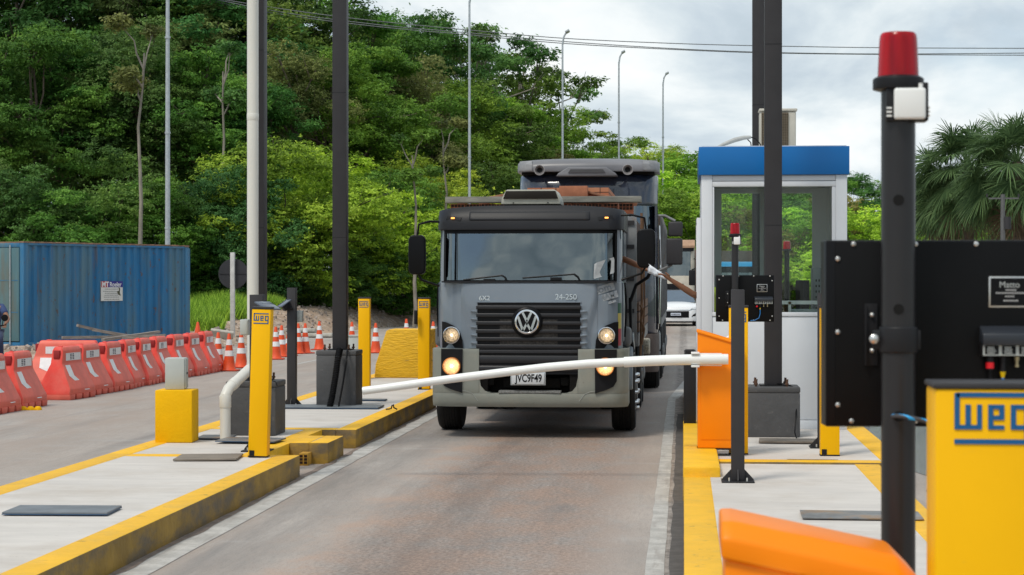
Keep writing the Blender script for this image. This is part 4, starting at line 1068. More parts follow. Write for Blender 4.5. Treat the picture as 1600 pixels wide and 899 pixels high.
# raised hood panel with softly curved shoulders
def fh(x, z):
    e = min(1, (.70+.10*sstep((z-1.15)/.5)-abs(x))/.05); return f1(x, z) - .032*sstep(e)
b = MB(); b.slab(list(np.linspace(-.78,.78,60)), list(np.linspace(1.028,1.765,16)), fh, .3)
b.build('hood_panel', M_cab, T1)
b = MB(); b.box(-1.0,1.0,.02,.3,1.780,1.797); b.build('cowl_seam', M_visor, T1)
# roof and visor
fv = fsurf(1.075, .07, .20, lambda z: .06+.13*max(0,(z-2.40)/.26)**2.2)
def qv(px, py, off=0.):
    x = (px-826)/137.; z = 1.8-(py-439)/137.; return Vector((x, fv(x, z)-off, z))
b = MB(); b.slab(xsr(-1.075,1.075,1.075,.2), [2.385,2.40,2.46,2.54,2.60,2.635,2.655], fv, lambda x,z: 1.95)
rf = b.build('roof_visor', M_visor, T1, bevel=.02, ang=50)
for v in rf.data.vertices: v.co.z += .012*(v.co.z-2.385)/.27 - .052*(abs(v.co.x)/1.075)**4*max(0,(v.co.z-2.50)/.155)
b = MB(); b.slab(list(np.linspace(-.70,.70,24)), list(np.linspace(2.49,2.60,6)), lambda x,z: fv(x,z)-.012+.02*max(0,abs(x)-.6)*5*0, .5); b.build('visor_recess', M_visor, T1, bevel=.03, seg=3)
b = MB()
pp = [(.93,2.49),(-.93,2.49)]
for sx in (-1, 1):
    po = [(sx*.97,2.505),(sx*.80,2.49),(sx*.78,2.53),(sx*.95,2.55)]
    hs_ = MB(); hs_.polysurf(po, fv, .006, .02); hh = hs_.build('marker_light', M_blackpl, T1)
    c = Vector((sx*.885, fv(sx*.885, 2.521)-.014, 2.521)); bb = MB(); bb.boxc(c, (.042,.012,.018)); bb.build('amber_lens', M_amber, hh, bevel=.004)
# windscreen, pillars, rear and side walls
wz = list(np.linspace(1.800, 2.384, 6))
fw = lambda x,z: f1(x,z)+.004
b = MB(); b.slab(xsr(-1.0,1.0,hw,.2,20), wz, lambda x,z: f1(x,z)+.012, lambda x,z: f1(x,z)+.018); wsh = b.build('windscreen', M_wsh, T1)
b = MB(); b.slab(list(np.linspace(-1.0,1.0,20)), [2.345,2.386], f1, lambda x,z: f1(x,z)+.03); b.slab(list(np.linspace(-1.0,1.0,20)), [1.794,1.808], f1, lambda x,z: f1(x,z)+.03)
for s in (-1,1):
    xs_ = sorted([s*.975, s*1.0]); b.slab(xs_, [1.808,2.345], f1, lambda x,z: f1(x,z)+.03)
# dark patch painting in the dim, unreflecting glass at one corner
b.polysurf([(.70,2.345),(.975,2.345),(.975,2.05),(.93,2.13),(.86,2.22),(.78,2.30)], f1, -.022, .004)
b.build('border_and_dim_corner', M_black, T1)
b = MB()
for s in (-1,1):
    xs_ = sorted([s*1.001, s*1.02, s*1.035, s*1.047, s*1.0555]); b.slab(xs_, [1.795,2.0,2.2,2.385], f1, lambda x,z: f1(x,z)+.055)
    b.box(*(sorted((s*1.02,s*1.057))), 1.0, 1.95, 1.795, 2.384); 
b.box(-1.02,1.02,1.88,1.95,1.795,2.384)
b.build('pillar', M_cab, T1)
for s in (-1,1):
    b = MB(); b.box(*(sorted((s*1.040,s*1.045))), .30, .98, 1.80, 2.384) if s < 0 else b.box(*(sorted((s*1.040,s*1.045))), .30, .98, 2.28, 2.384); b.build('side_window', M_wsh, T1)
b = MB(); b.box(-1.0,1.0,.25,1.88,1.60,1.64) ; b.box(-1.0,1.0,.20,.42,1.64,1.80); b.box(-1.0,1.0,.3,1.87,2.37,2.383); b.box(-1.0,1.0,1.80,1.87,1.62,2.37)
b.build('dashboard', M_int, T1)
for s in (-.58,.58):
    b = MB(); b.boxc((s,1.25,2.0),(.48,.13,.62),(R(-8),0,0)); b.boxc((s,1.05,1.70),(.48,.5,.12)); b.build('seat', M_int, T1, bevel=.03)
sw = MB()
sw.tube([(.58+.22*math.cos(a), .55-.10*math.sin(a), 1.82+.16*math.sin(a)) for a in np.linspace(0,6.28,20)], .014, 8); sw.build('steering_wheel', M_int, T1)
cu = MB(); cu.tube([q1(741,362,-.05)+Vector((0,.05,0)), q1(735,385,-.10), q1(737,405,-.10), q1(736,438,-.10)], .028, 8); cu.build('pole_reflection', mat('pole reflection dark', (.015,.015,.018), .9), T1)  # dark tube standing in for a pole mirrored in the windscreen
# papers and stickers on the screen and hood
def sticker(name, pts, m, off=.003, parent=T1):
    b = MB(); vs = [q1(px, py, off) for px, py in pts]; b.add(vs, [tuple(range(len(vs)))]); return b.build(name, m, parent, smooth=False)
sticker('paper_sheet', [(928,413),(933,410),(958,402),(959,405),(959,425),(958,427),(928,436),(927,434)], mat('faded paper', (.50,.52,.53), .6, var=.25, scale=14), .004)
M_stick = mat('grey sticker ink', (.42,.45,.48), .5, var=.3, scale=18)
def ftext(body, name, size, m, px, py, rot, bold=0., parent=T1, sx=1., off=.008):
    p = q1(px, py, off); return text(body, name, size, m, parent, p, (R(90), -R(rot), 0), ext=.0015, bold=bold, sx=sx)
def hoff(px, py): 
    x = (px-826)/137.; z = 1.8-(py-439)/137.; return f1(x,z)-fh(x,z)
b = MB()
M_stick2 = mat('sticker ground', (.23,.26,.29), .5, var=.25, scale=18)
p = q1(941.5, 452, .004); o = MB().boxc((0,0,0), (.27,.002,.085)).build('sticker_ground', M_stick, T1, loc=p, rot=(0,-R(17),R(3)), bevel=.0); 
p = q1(947.5, 464, .004); o = MB().boxc((0,0,0), (.26,.002,.075)).build('sticker_ground', M_stick, T1, loc=p, rot=(0,-R(17),R(3)))
ftext('com', 'sticker_lettering', .105, M_stick2, 941, 452, 17, .003, sx=1.15, off=.007); ftext('24AM', 'sticker_lettering', .085, M_stick2, 947, 464, 17, .003, off=.007)
ftext('Edition', 'sticker_lettering', .05, M_stick, 952.5, 472.5, 17, .002)
for (y0,y1,c,nm) in ((474,490,(.01,.10,.05),'green'),(490,514,(.62,.50,.08),'yellow'),(514,541,(.42,.02,.03),'red')):
    b = MB(); zA, zB_ = 1.8-(y1-439)/137, 1.8-(y0-439)/137; b.slab([1.012,1.025,1.038,1.048], [zA,zB_], lambda x,z: f1(x,z)-.003, lambda x,z: f1(x,z)+.002); b.build('flag_strip', mat('strip '+nm, c, .4), T1)
for tx, sz, px, py in (('24-250', .088, 884.5, 464.5), ('6X2', .075, 756.5, 466.5)):
    x = (px-826)/137.; z = 1.8-(py-439)/137.; text(tx, 'badge_lettering', sz, M_chrome, T1, (x, fh(x,z)-.003, z), ext=.004, sx=1.0, bold=.0015)
# grille: black core, mesh, seven louvres, painted fins at the ends
GZ0, GZ1 = 1.03, 1.556
b = MB(); b.slab(list(np.linspace(-.588,.588,20)), [GZ0,GZ1], lambda x,z: fh(x,z)-.004, .28); gr = b.build('grille', M_grille, T1)
mesh_m = mat('grille mesh metal', (.05,.042,.036), .6, var=.6, scale=55, lo=.48, hi=.52)
b = MB(); b.slab(list(np.linspace(-.33,.33,14)), [1.07,1.36], lambda x,z: fh(x,z)-.007, .2); b.build('mesh_insert', mesh_m, gr)
b = MB(); fn = MB()
slz = [1.497,1.408,1.316,1.224,1.135,1.052]
for i, z in enumerate(slz):
    b.slab(list(np.linspace(-.60,.60,22)), [z-.022,z-.012,z+.012,z+.020], lambda x,zz,z=z: fh(x,zz)-.040+abs(zz-z)*.6, lambda x,zz: fh(x,zz)-.003)
b.build('louvre', mat('louvre plastic', (.026,.026,.029), .36, var=.1, spec=.35), gr)
fn = MB()
for i, z in enumerate(slz[:-1]):
    for s in (-1,1): fn.prism([(s*.59,z-.058),(s*.59,z-.030),(s*.655,z-.034),(s*.67,z-.046)], 'y', f1(.63,z)-.054, f1(.63,z)+.0)
fn.build('grille_fin', M_cab, gr, bevel=.003)
b = MB(); b.slab(list(np.linspace(-.60,.60,20)), [1.553,1.566], lambda x,z: fh(x,z)-.012, .25); b.build('grille_brow', M_cab, gr)
# round emblem
ez = 1.8-(503-439)/137.; ex = -2/137.
ey = fh(0, ez)-.045
b = MB(); b.lathe([(.178,.06),(.178,.012),(.165,-.006),(.150,-.012),(.140,-.004),(.001,-.004)], (ex,ey,ez), 'y', n=44); em = b.build('emblem', M_black, T1)
b = MB(); b.lathe([(.140,-.004),(.140,-.016),(.134,-.019),(.122,-.019),(.118,-.016),(.118,-.004)], (ex,ey,ez), 'y', n=44, caps=False); b.build('emblem_ring', M_chrome, em)
b = MB()
def stroke(x0,z0,x1,z1,w=.026):
    dx, dz = x1-x0, z1-z0; L_ = math.hypot(dx,dz); nx_, nz_ = -dz/L_*w/2, dx/L_*w/2
    b.prism([(ex+x0+nx_,ez+z0+nz_),(ex+x1+nx_,ez+z1+nz_),(ex+x1-nx_,ez+z1-nz_),(ex+x0-nx_,ez+z0-nz_)], 'y', ey-.017, ey-.0045)
stroke(-.052,.112,0,.005); stroke(.052,.112,0,.005)                                    # V
b2 = b; 
stroke(-.103,.065,-.044,-.108); stroke(.103,.065,.044,-.108); stroke(-.050,-.108,.004,-.012); stroke(.050,-.108,-.004,-.012)   # W
b.build('emblem_letter', M_chrome, em, smooth=False)
# black lamp housings and lamps
for s in (-1,1):
    def P_(l): return [((s*a), z) for a, z in l]
    po = P_([(1.015,1.03),(1.018,1.33),(.97,1.325),(.88,1.29),(.80,1.22),(.765,1.12),(.758,1.03)])
    b = MB(); b.polysurf(po, f1, .032, .05); hs_ = b.build('lamp_housing', M_grille, T1)
    cx = s*.888 if s < 0 else .888; cz = 1.178
    lamp_round(T1, cx, f1(cx,cz)-.092, cz, .090, lit=M_warm2)
# bumper in three pieces round the black centre
hb = 1.125
fb = fsurf(hb, .06, .20, lambda z: -.05+.03*max(0,(z-.8))+ .10*max(0,(.45-z)/.1)**2*.5)
b = MB(); zb_ = [.360,.385,.42,.47,.515]
b.slab(xsr(-hb,hb,hb,.16,26), zb_, fb, 1.0)
for s in (-1,1):
    xa, xb = sorted((s*.566, s*hb)); b.slab(xsr(xa,xb,hb,.16,10), [.517,.60,.70,.80,.90,.98,1.022], fb, 1.0)
b.build('bumper', M_bump, T1, bevel=.012, ang=55)
# crease lines on bumper and joint above
b = MB()
for s in (-1,1):
    L_ = [(s*1.10,.60),(s*.95,.575),(s*.70,.535),(s*.64,.51),(s*.58,.43)]
    b.tube([(x, fb(x,z)-.001, z) for x,z in L_], .005, 6)
b.build('bumper_crease', mat('crease highlight edge', (.30,.31,.28), .4), T1)
b = MB(); b.slab(xsr(-1.045,1.045,hw,.2,20), [1.00,1.035], lambda x,z: f1(x,z)+.012, 1.0); b.build('panel_gap', M_under, T1)
# centre of the bumper: louvres, plate, intake, step
b = MB(); b.slab(list(np.linspace(-.563,.563,12)), [.735,1.03], lambda x,z: fb(x,z)+.02, .35); ce = b.build('bumper_grille', M_grille, T1)
b = MB()
for z, h_ in ((.905,.042),(.80,.030),(.99,.02)): b.slab(list(np.linspace(-.562,.562,16)), [z-h_,z-h_*.5,z+h_*.5,z+h_], lambda x,zz,z=z,h_=h_: fb(x,zz)-.012+abs(zz-z)/h_*.02, lambda x,zz: fb(x,zz)+.018)
b.build('louvre', MATS['louvre plastic'], ce)
b = MB(); b.slab([-.563,.563],[.517,.735], lambda x,z: .22, .4); b.box(-.563,-.47,-.0,.22,.517,.735); b.box(.47,.563,0,.22,.517,.735); b.build('intake_cavity', M_under, T1)
b = MB(); b.prism([(-.563,.517),(-.43,.517),(-.50,.545),(-.545,.60),(-.563,.70)], 'y', -.035, .2); b.prism([(.563,.517),(.43,.517),(.50,.545),(.545,.60),(.563,.70)], 'y', -.035, .2); b.build('intake_corner', M_bump, T1)
b = MB(); b.box(-.34,.37,-.055,.18,.519,.548); b.build('bumper_step', mat('step tread', (.25,.25,.24), .6, var=.5, scale=60), T1, bevel=.004)
b = MB(); b.box(-.3,.36,.10,.2,.57,.69); b.box(-.5,-.40,.05,.2,.60,.70); b.box(.36,.46,.05,.2,.60,.70); b.build('tow_fitting', M_under, T1, bevel=.02)
pl = MB().box(-.185,.185,-.094,-.080,.625,.752).build('number_plate', mat('plate grey', (.62,.64,.66), .4, var=.06, scale=12), T1, bevel=.004)
MB().box(-.20,.20,-.079,-.060,.612,.765).build('plate_frame', M_galv, T1, bevel=.004)
text('JVC9F49', 'plate_lettering', .122, M_black, pl, (.008,-.0955,.690), ext=.001, sx=.70, bold=.0026)
for s in (-1,1):
    po = [(s*a, z) for a, z in ((1.005,1.02),(1.005,.66),(.97,.60),(.90,.565),(.76,.52),(.755,1.02))]
    b = MB(); b.polysurf(po, fb, .022, .04); b.build('lamp_housing', M_grille, T1)
    cx = s*.876; cz = .826; lamp_round(T1, cx, fb(cx,cz)-.080, cz, .094, name='headlight', lit=M_warm, ring=mat('amber ring', (.7,.25,.05), .25))
# wipers
for L_ in ([(722,437.5),(783,430.5),(791,439)], [(816,434.5),(897,428.5),(906,439)]):
    b = MB(); b.tube([q1(*L_[0],.012), q1(*L_[1],.014)], .008, 6); b.tube([q1(*L_[1],.014), q1(L_[2][0]-3,L_[2][1]-6,.02), q1(*L_[2],.012)], .011, 6)
    m_ = [(L_[0][0]*.45+L_[1][0]*.55), (L_[0][1]*.45+L_[1][1]*.55)]; b.boxc(q1(m_[0]+8, m_[1]+4.5, .012), (.13,.02,.03)); b.build('wiper', M_blackpl, T1)
# roof air conditioner
b = MB(); c = (1/137., .40, 0)
b.prism([(-.345,2.685),(.345,2.685),(.335,2.76),(.29,2.845),(.27,2.855),(-.27,2.855),(-.29,2.845),(-.335,2.76)], 'y', .30, .95); rc_ = b.build('roof_cooler', mat('cooler cream', (.46,.45,.38), .5, var=.15), T1, bevel=.012)
MB().prism([(-.318,2.748),(.318,2.748),(.288,2.838),(-.288,2.838)], 'y', .278, .2985).build('cooler_louvre', mat('cooler dark', (.022,.018,.014), .6, var=.3, spec=.2), rc_, bevel=.004)
b = MB(); b.box(-.30,.30,.35,.9,2.656,2.685); b.cyl((-.2,.29,2.70),(-.2,.27,2.70),.008,n=8); b.cyl((.2,.29,2.70),(.2,.27,2.70),.008,n=8); b.build('cooler_foot', M_black, rc_)
# mirrors
def mirror1(s, x, z, w, h, y):
    b = MB(); n_ = 14; pr = []
    for k in range(n_):
        a = 2*math.pi*k/n_; cx = math.copysign(abs(math.cos(a))**.45, math.cos(a)); cz = math.copysign(abs(math.sin(a))**.3, math.sin(a)); pr.append((x+cx*w/2*(1+.10*s*0), z+cz*h/2))
    b.prism(pr, 'y', y, y+.11); o = b.build('mirror', M_black, T1, bevel=.02, seg=3)
    b = MB(); b.box(x-w/2+.012, x+w/2-.012, y+.111, y+.114, z-h/2+.03, z+h/2-.03); b.build('mirror_glass', M_chrome, o)
    b = MB(); b.tube([(s*1.05,.18,z+.38),(s*1.16,.14,z+.385),(x-s*.02,y+.05,z+.35),(x-s*.0,y+.05,z+h/2-.02)], .013, 8); b.tube([(x,y+.05,z-h/2+.03),(x-s*.05,y+.06,z-h/2-.06),(s*1.05,.2,z-.36)], .013, 8); b.build('mirror_arm', M_black, T1)
    return o
mirror1(-1, -1.305, 2.10, .20, .46, .12)
mirror1(1, 1.335, 2.17, .215, .45, .12)
# doors' outer skin, fenders, steps
for s in (-1,1):
    b = MB(); x0, x1 = sorted((s*1.06, s*1.075)); b.box(x0, x1, .32, 1.3, 1.10, 1.78); b.build('door', M_cab, T1, bevel=.01)
    b = MB(); b.tube([(s*1.085,.40,1.15),(s*1.10,.40,1.5),(s*1.085,.40,1.78)], .012, 6); b.build('grab_handle', M_black, T1)
    b = MB(); pr = []
    for k in range(11):
        a = math.pi*k/10; pr.append((1.38-.62*math.cos(a), .52+.66*math.sin(a)))
    inner = [(1.38-.53*math.cos(math.pi*k/10), .52+.56*math.sin(math.pi*k/10)) for k in range(10,-1,-1)]
    x0, x1 = sorted((s*.88, s*1.165)); b.prism(pr+inner, 'x', x0, x1); b.build('fender', M_cab, T1, bevel=.01)
    b = MB(); x0, x1 = sorted((s*1.03, s*1.15)); b.box(x0, x1, .55, .95, 1.03, 1.26); b.build('step_cover', mat('grey plastic', (.15,.16,.17), .6, var=.2), T1, bevel=.05, seg=3)
for s in (-1,1):
    wheel(T1, s*1.045, 1.38, .47, .28, lugs=1)
    for y in (5.2,6.4): wheel(T1, s*1.02, y, .47, .30)
    for y in (5.2,6.4): wheel(T1, s*.70, y, .47, .26)
b = MB(); b.box(-.45,.45,.3,8.2,.55,.88); b.box(-.9,.9,1.25,1.5,.36,.52); b.box(-1.0,-.6,2.4,4.0,.45,.95); b.box(.6,1.0,2.4,4.0,.45,.95); b.box(-.35,.35,.4,1.8,.34,.6); b.box(-1.02,1.02,1.2,1.9,.75,.97); b.box(-.55,.55,1.6,2.2,.3,.6)
b.build('chassis', M_under, T1, bevel=.02)
# cargo bed: headboard, deck, side boards
b = MB(); b.box(-1.16,1.18,2.12,2.17,1.02,2.60); b.build('headboard', M_steel, T1, bevel=.006)
b = MB()
for z in (1.4,1.8,2.2,2.5): b.box(.6,1.15,2.10,2.118,z,z+.05)
b.box(1.02,1.06,2.095,2.118,1.1,2.58)
b.build('headboard_rib', M_dark, T1)
b = MB(); b.box(-1.2,1.2,2.2,8.3,.98,1.14); b.build('cargo_deck', M_steel, T1)
for s in (-1,1):
    b = MB(); x0, x1 = sorted((s*1.175, s*1.205))
    for k in range(3): b.box(x0, x1, 2.2, 8.3, 1.16+k*.13, 1.27+k*.13)
    b.build('side_board', mat('rusty side board', (.20,.12,.08), .8, var=.5, scale=4), T1, bevel=.004)
# side tangle: mirrors, pipes, ropes beside the door seen past the cab corner
b = MB(); b.tube([(1.13,1.0,1.55),(1.20,1.0,1.75),(1.34,.9,1.84),(1.40,.9,1.98)], .022, 8); b.tube([(1.13,1.0,1.6),(1.14,1.0,1.1),(1.17,1.0,.95)], .02, 8); b.build('air_intake_hose', M_black, T1)
b = MB(); b.tube([(1.235,2.3,2.65),(1.24,2.3,1.6),(1.22,2.3,.8)], .018, 6); b.tube([(1.25,2.6,2.6),(1.27,2.5,1.5),(1.25,2.5,1.15)], .012, 6); b.tube([(1.22,2.25,1.5),(1.26,2.25,1.42),(1.23,2.25,1.3),(1.27,2.25,1.2),(1.24,2.25,1.0)], .016, 6)
b.build('lashing_rope', mat('rope brown', (.20,.11,.06), .9, var=.4), T1)
# ---- the brick load: lies on the deck
M_brick = mat('fired clay', (.42,.135,.065), .85, var=.35, scale=9, bump=.2)
mixin(M_brick, (.50,.26,.15), 4, .5, .68, (1,1,1), .6)
M_bwall = bpy.data.materials.new('stacked brick ends'); M_bwall.use_nodes = True
N, L = M_bwall.node_tree.nodes, M_bwall.node_tree.links; br = N.new('ShaderNodeTexBrick'); tcn = N.new('ShaderNodeTexCoord'); L.new(tcn.outputs['Object'], br.inputs[0])
mpp = N.new('ShaderNodeMapping'); mpp.inputs['Rotation'].default_value = (R(90),0,R(0)); L.new(tcn.outputs['Object'], mpp.inputs[0]); L.new(mpp.outputs[0], br.inputs[0])
br.inputs['Color1'].default_value = (.40,.14,.07,1); br.inputs['Color2'].default_value = (.48,.22,.12,1); br.inputs['Mortar'].default_value = (.06,.03,.02,1); br.inputs['Scale'].default_value = 1; br.inputs['Brick Width'].default_value = .19; br.inputs['Row Height'].default_value = .14; br.inputs['Mortar Size'].default_value = .006; br.offset = 0
L.new(br.outputs[0], N['Principled BSDF'].inputs['Base Color']); N['Principled BSDF'].inputs['Roughness'].default_value = .9
T0 = T1.location
bs = MB().box(-1.14,1.14,0,5.6,0,1.46).build('brick_stack', M_bwall, smooth=False, loc=T0+Vector((0,2.42,1.145))); tag(bs, 'tall stack of orange hollow bricks loaded on the grey truck bed', 'brick stack')
kb = thing('hollow_brick', 'orange hollow brick in the top row of the load behind the cab', 'brick', T0+Vector((-1.08,2.26,2.632)), 0, 'hollow bricks in the top row of the load')
MB().box(-.091,.091,0,.15,0,.138).build('clay_body', M_brick, kb, bevel=.003)
b = MB()
for i in range(4):
    for j in range(2): b.box(-.083+i*.0425,-.083+i*.0425+.034,-.003,.0,.058+j*.040,.058+j*.040+.032)
b.build('cavity', MATS['brick cavity'], kb, smooth=False)
for i in range(1, 12):
    dup(kb, None, T0+Vector((-1.08+i*.193, 2.26+rr.uniform(-.015,.015), 2.632+rr.uniform(-.002,.002))))
pk = thing('wooden_plank', 'long grey weathered plank laid across the front of the brick load', 'plank', T0+Vector((0,2.22,2.785)))
MB().box(-1.235,1.235,0,.30,0,.075).build('board', mat('weathered plank', (.30,.29,.25), .9, var=.4, scale=3, stretch=(1,8,8)), pk, bevel=.006)
b = MB(); 
o = MB().box(-.75,.30,0,4,0,.20).build('brick_stack', M_bwall, smooth=False, loc=T0+Vector((.50,2.9,2.80))); tag(o, 'upper layer of bricks heaped along the middle of the load', 'brick stack')
for i, (x0, x1, z0, z1, y) in enumerate([(-1.15,-.30,2.80,2.95,2.9),(1.17,.36,2.79,2.98,2.85),(1.15,.45,2.79,2.93,3.3),(-.95,-.25,2.80,2.99,3.5)]):
    L_ = math.hypot(x1-x0, z1-z0); a = math.atan2(z1-z0, abs(x1-x0)); s = 1 if x1 > x0 else -1
    o = MB().boxc((0,0,0), (L_,.14,.03)).build('roof_tile_batten', mat('reddish batten', (.36,.17,.10), .85, var=.35, scale=6), loc=T0+Vector(((x0+x1)/2,y,(z0+z1)/2)), rot=(0,-s*a,0), bevel=.003)
    tag(o, 'reddish batten sloping up to the heaped bricks, ' + ['nearest the forest side','nearest the booth side','behind the batten on the booth side','behind the batten on the forest side'][i], 'batten', 'battens on the brick load')
o = MB().box(-.27,.09,0,.25,0,.17).build('clay_slab', mat('clay slab', (.45,.17,.09), .85, var=.3), loc=T0+Vector((.45,2.62,2.84)), bevel=.004); tag(o, 'plain orange clay block on edge, highest on the brick load', 'brick')

# ---- the dark truck behind
T2 = thing('dark_truck', 'tall dark truck with roof fairing and horns waiting behind the grey truck', 'truck', (-1.555, 30.98, 0))
M_navy = mat('navy cab paint', (.018,.024,.042), .22, var=.1, scale=2, coat=1)
M_fair = mat('dusty fairing', (.19,.19,.205), .38, var=.25, scale=2, stretch=(.5,2,2))
h2 = 1.13
f2 = fsurf(h2, .16, .36, lambda z: .02+.16*max(0,(z-1.6)/1.9)**1.5)
def q2(px, py, off=0.):
    x = (px-917)/96.8; z = 1.8-(py-439)/96.8; return Vector((x, f2(x,z)-off, z))
b = MB(); b.slab(xsr(-h2,h2,h2,.28), [.95,1.3,1.7,1.98], f2, 2.1); b.build('cab_body', M_navy, T2, bevel=.01, ang=50)
b = MB(); b.slab(xsr(-h2,h2,h2,.28), [3.02,3.10,3.25,3.36,3.46,3.53], lambda x,z: f2(x,z)+.25*max(0,(z-3.3)/.23)**2*.4, 2.1); b.build('upper_cab', M_navy, T2, bevel=.02, ang=50)
b = MB(); b.slab(xsr(-h2+.04,h2-.04,h2,.28,20), [1.98,2.5,3.02], lambda x,z: f2(x,z)+.02, lambda x,z: f2(x,z)+.03); b.build('windscreen', M_wsh, T2)
b = MB(); b.box(-1.0,1.0,1.9,2.1,1.98,3.02); b.box(-1.0,1.0,.5,2.0,1.985,2.0)
for s in (-1,1): b.box(*sorted((s*1.09,s*1.13)), .35,.45,1.98,3.02); b.box(*sorted((s*1.09,s*1.13)), 1.2,2.1,1.98,3.02)
b.build('pillar', M_navy, T2)
for s in (-1,1): b = MB(); b.box(*sorted((s*1.10,s*1.105)), .45,1.2,1.98,3.02); b.build('side_window', M_wsh, T2)
# roof fairing
b = MB(); b.slab(xsr(-1.16,1.16,1.16,.30,24), [3.575,3.60,3.66,3.72,3.765,3.79], lambda x,z: .10+.12*(x/1.16)**2+(.30*(1-math.sqrt(1-min((abs(x)-.86)/.30,.985)**2)) if abs(x)>.86 else 0)+.18*max(0,(z-3.66)/.13)**2, lambda x,z: 1.4)
fa = b.build('roof_fairing', M_fair, T2, bevel=.015, ang=50)
for v in fa.data.vertices: v.co.z -= .05*(abs(v.co.x)/1.16)**4*max(0,(v.co.z-3.6)/.19)
for s in (-1,1):
    b = MB(); b.slab(sorted([s*.90,s*1.0,s*1.08,s*1.13]), [3.585,3.62,3.70,3.76], lambda x,z: .085+.12*(x/1.16)**2+.30*(1-math.sqrt(1-min((abs(x)-.86)/.30,.985)**2))+.18*max(0,(z-3.66)/.13)**2, lambda x,z: .3+.12*(x/1.16)**2+.30*(1-math.sqrt(1-min((abs(x)-.86)/.30,.985)**2))); b.build('fairing_end', mat('fairing end', (.27,.27,.28), .4, var=.3), fa, bevel=.008)
b = MB(); b.prism([(-.50,3.49),(.50,3.49),(.46,3.54),(.30,3.635),(-.30,3.635),(-.46,3.54)], 'y', -.02, .9); co = b.build('roof_hatch_cowl', M_fair, T2, bevel=.02)
b = MB(); b.prism([(-.30,3.545),(.30,3.545),(.26,3.60),(-.26,3.60)], 'y', -.035, -.021); b.build('cowl_insert', mat('cowl insert', (.07,.07,.075), .5), co)
b = MB(); b.box(-1.08,1.08,.30,1.3,3.532,3.574); b.build('fairing_gap', M_under, T2)
for s, px in ((-1,843.5),(1,981)):
    p = q2(px, 266); b = MB(); b.lathe([(.075,-.12),(.085,-.12),(.088,-.10),(.060,-.06),(.035,.02),(.025,.2),(.02,.45)], (p.x, .02, p.z-.0), 'y', n=24, caps=False); b.lathe([(.075,-.12),(.045,-.07),(.02,.0)], (p.x,.02,p.z), 'y', n=24, caps=False)
    h_ = b.build('horn', mat('horn metal', (.40,.38,.38), .35, metal=.6, var=.2), T2)
    b = MB(); b.lathe([(.001,-.05),(.05,-.072)], (p.x,.02,p.z), 'y', n=20, caps=False); b.build('horn_mouth', M_black, h_)
b = MB(); b.tube([q2(856.5,275)+Vector((0,.1,0)), q2(856.5,258)+Vector((0,.1,0))], .006); b.build('aerial', M_black, T2)
fb2 = fsurf(1.15, .08, .22, lambda z: -.06)
b = MB(); b.slab(xsr(-1.15,1.15,1.15,.22), [.33,.45,.7,.94], fb2, 1.3); b.build('bumper', mat('brown dusty bumper', (.09,.065,.055), .6, var=.4, scale=4), T2, bevel=.03)
b = MB(); b.slab(list(np.linspace(-.7,.7,12)), [.97,1.9], lambda x,z: f2(x,z)-.02, .4); b.build('grille', M_grille, T2)
for s in (-1,1):
    b = MB(); b.box(*sorted((s*.78,s*1.02)), -.075,.2,.62,.88); hl = b.build('headlight', M_refl2, T2, bevel=.03, seg=3)
    b = MB(); b.box(*sorted((s*.80,s*1.0)), -.085,-.08,.65,.86); b.build('glass_cover', M_lens, hl)
    for y in (1.45,): wheel(T2, s*1.0, y, .5, .30)
    for y in (4.5,5.8,9,10.2,11.4): wheel(T2, s*1.0, y, .5, .34)
    b = MB(); b.box(*sorted((s*1.131,s*1.145)), .45, 1.25, 1.0, 1.95); b.build('door', M_navy, T2, bevel=.01)
    b = MB(); b.tube([(s*1.16,.42,1.1),(s*1.18,.42,1.9),(s*1.16,.42,2.7)], .016); b.build('grab_handle', M_chrome, T2)
    x = s*1.42
    b = MB(); b.box(x-.11,x+.12,.25,.40,2.52,2.76); b.box(x-.14,x+.12,.25,.40,2.06,2.49); mo = b.build('mirror', M_dark, T2, bevel=.03, seg=3)
    b = MB(); b.tube([(s*1.13,.4,2.86),(s*1.25,.34,2.86),(x,.32,2.77)], .022); b.tube([(s*1.13,.4,1.95),(x-.05*s,.33,2.06)], .022); b.build('mirror_arm', M_steel, T2)
b = MB(); b.box(-.5,.5,.4,13,.6,1.0); b.box(-1.0,1.0,.9,1.9,.5,.97); b.box(-.9,.9,1.5,2.3,.34,.6); b.build('chassis', M_under, T2)
b = MB(); b.box(-1.15,1.15,2.6,12.5,1.0,2.95); b.build('cargo_body', mat('trailer brown', (.16,.11,.085), .7, var=.4, scale=2, stretch=(1,1,.3)), T2, bevel=.02)
b = MB(); b.box(1.152,1.17,2.6,12.5,1.0,1.15); b.box(-1.17,-1.152,2.6,12.5,1.0,1.15)
for k in range(9): b.box(1.152,1.19,2.7+k*1.2,2.8+k*1.2,1.16,2.94)
b.build('side_stake', M_steel, T2)
b = MB(); b.cyl((.8,2.25,1.0),(.8,2.25,3.1),.09,n=14); b.cyl((.95,2.35,.8),(.95,2.35,3.35),.10,n=14); b.build('exhaust_stack', M_dark2, T2)
b = MB(); b.cyl((1.0,2.4,.45),(1.0,4.0,.45),.0) if False else b.box(.7,1.14,2.4,3.8,.5,.95); b.build('fuel_tank', M_galv, T2, bevel=.1, seg=4)

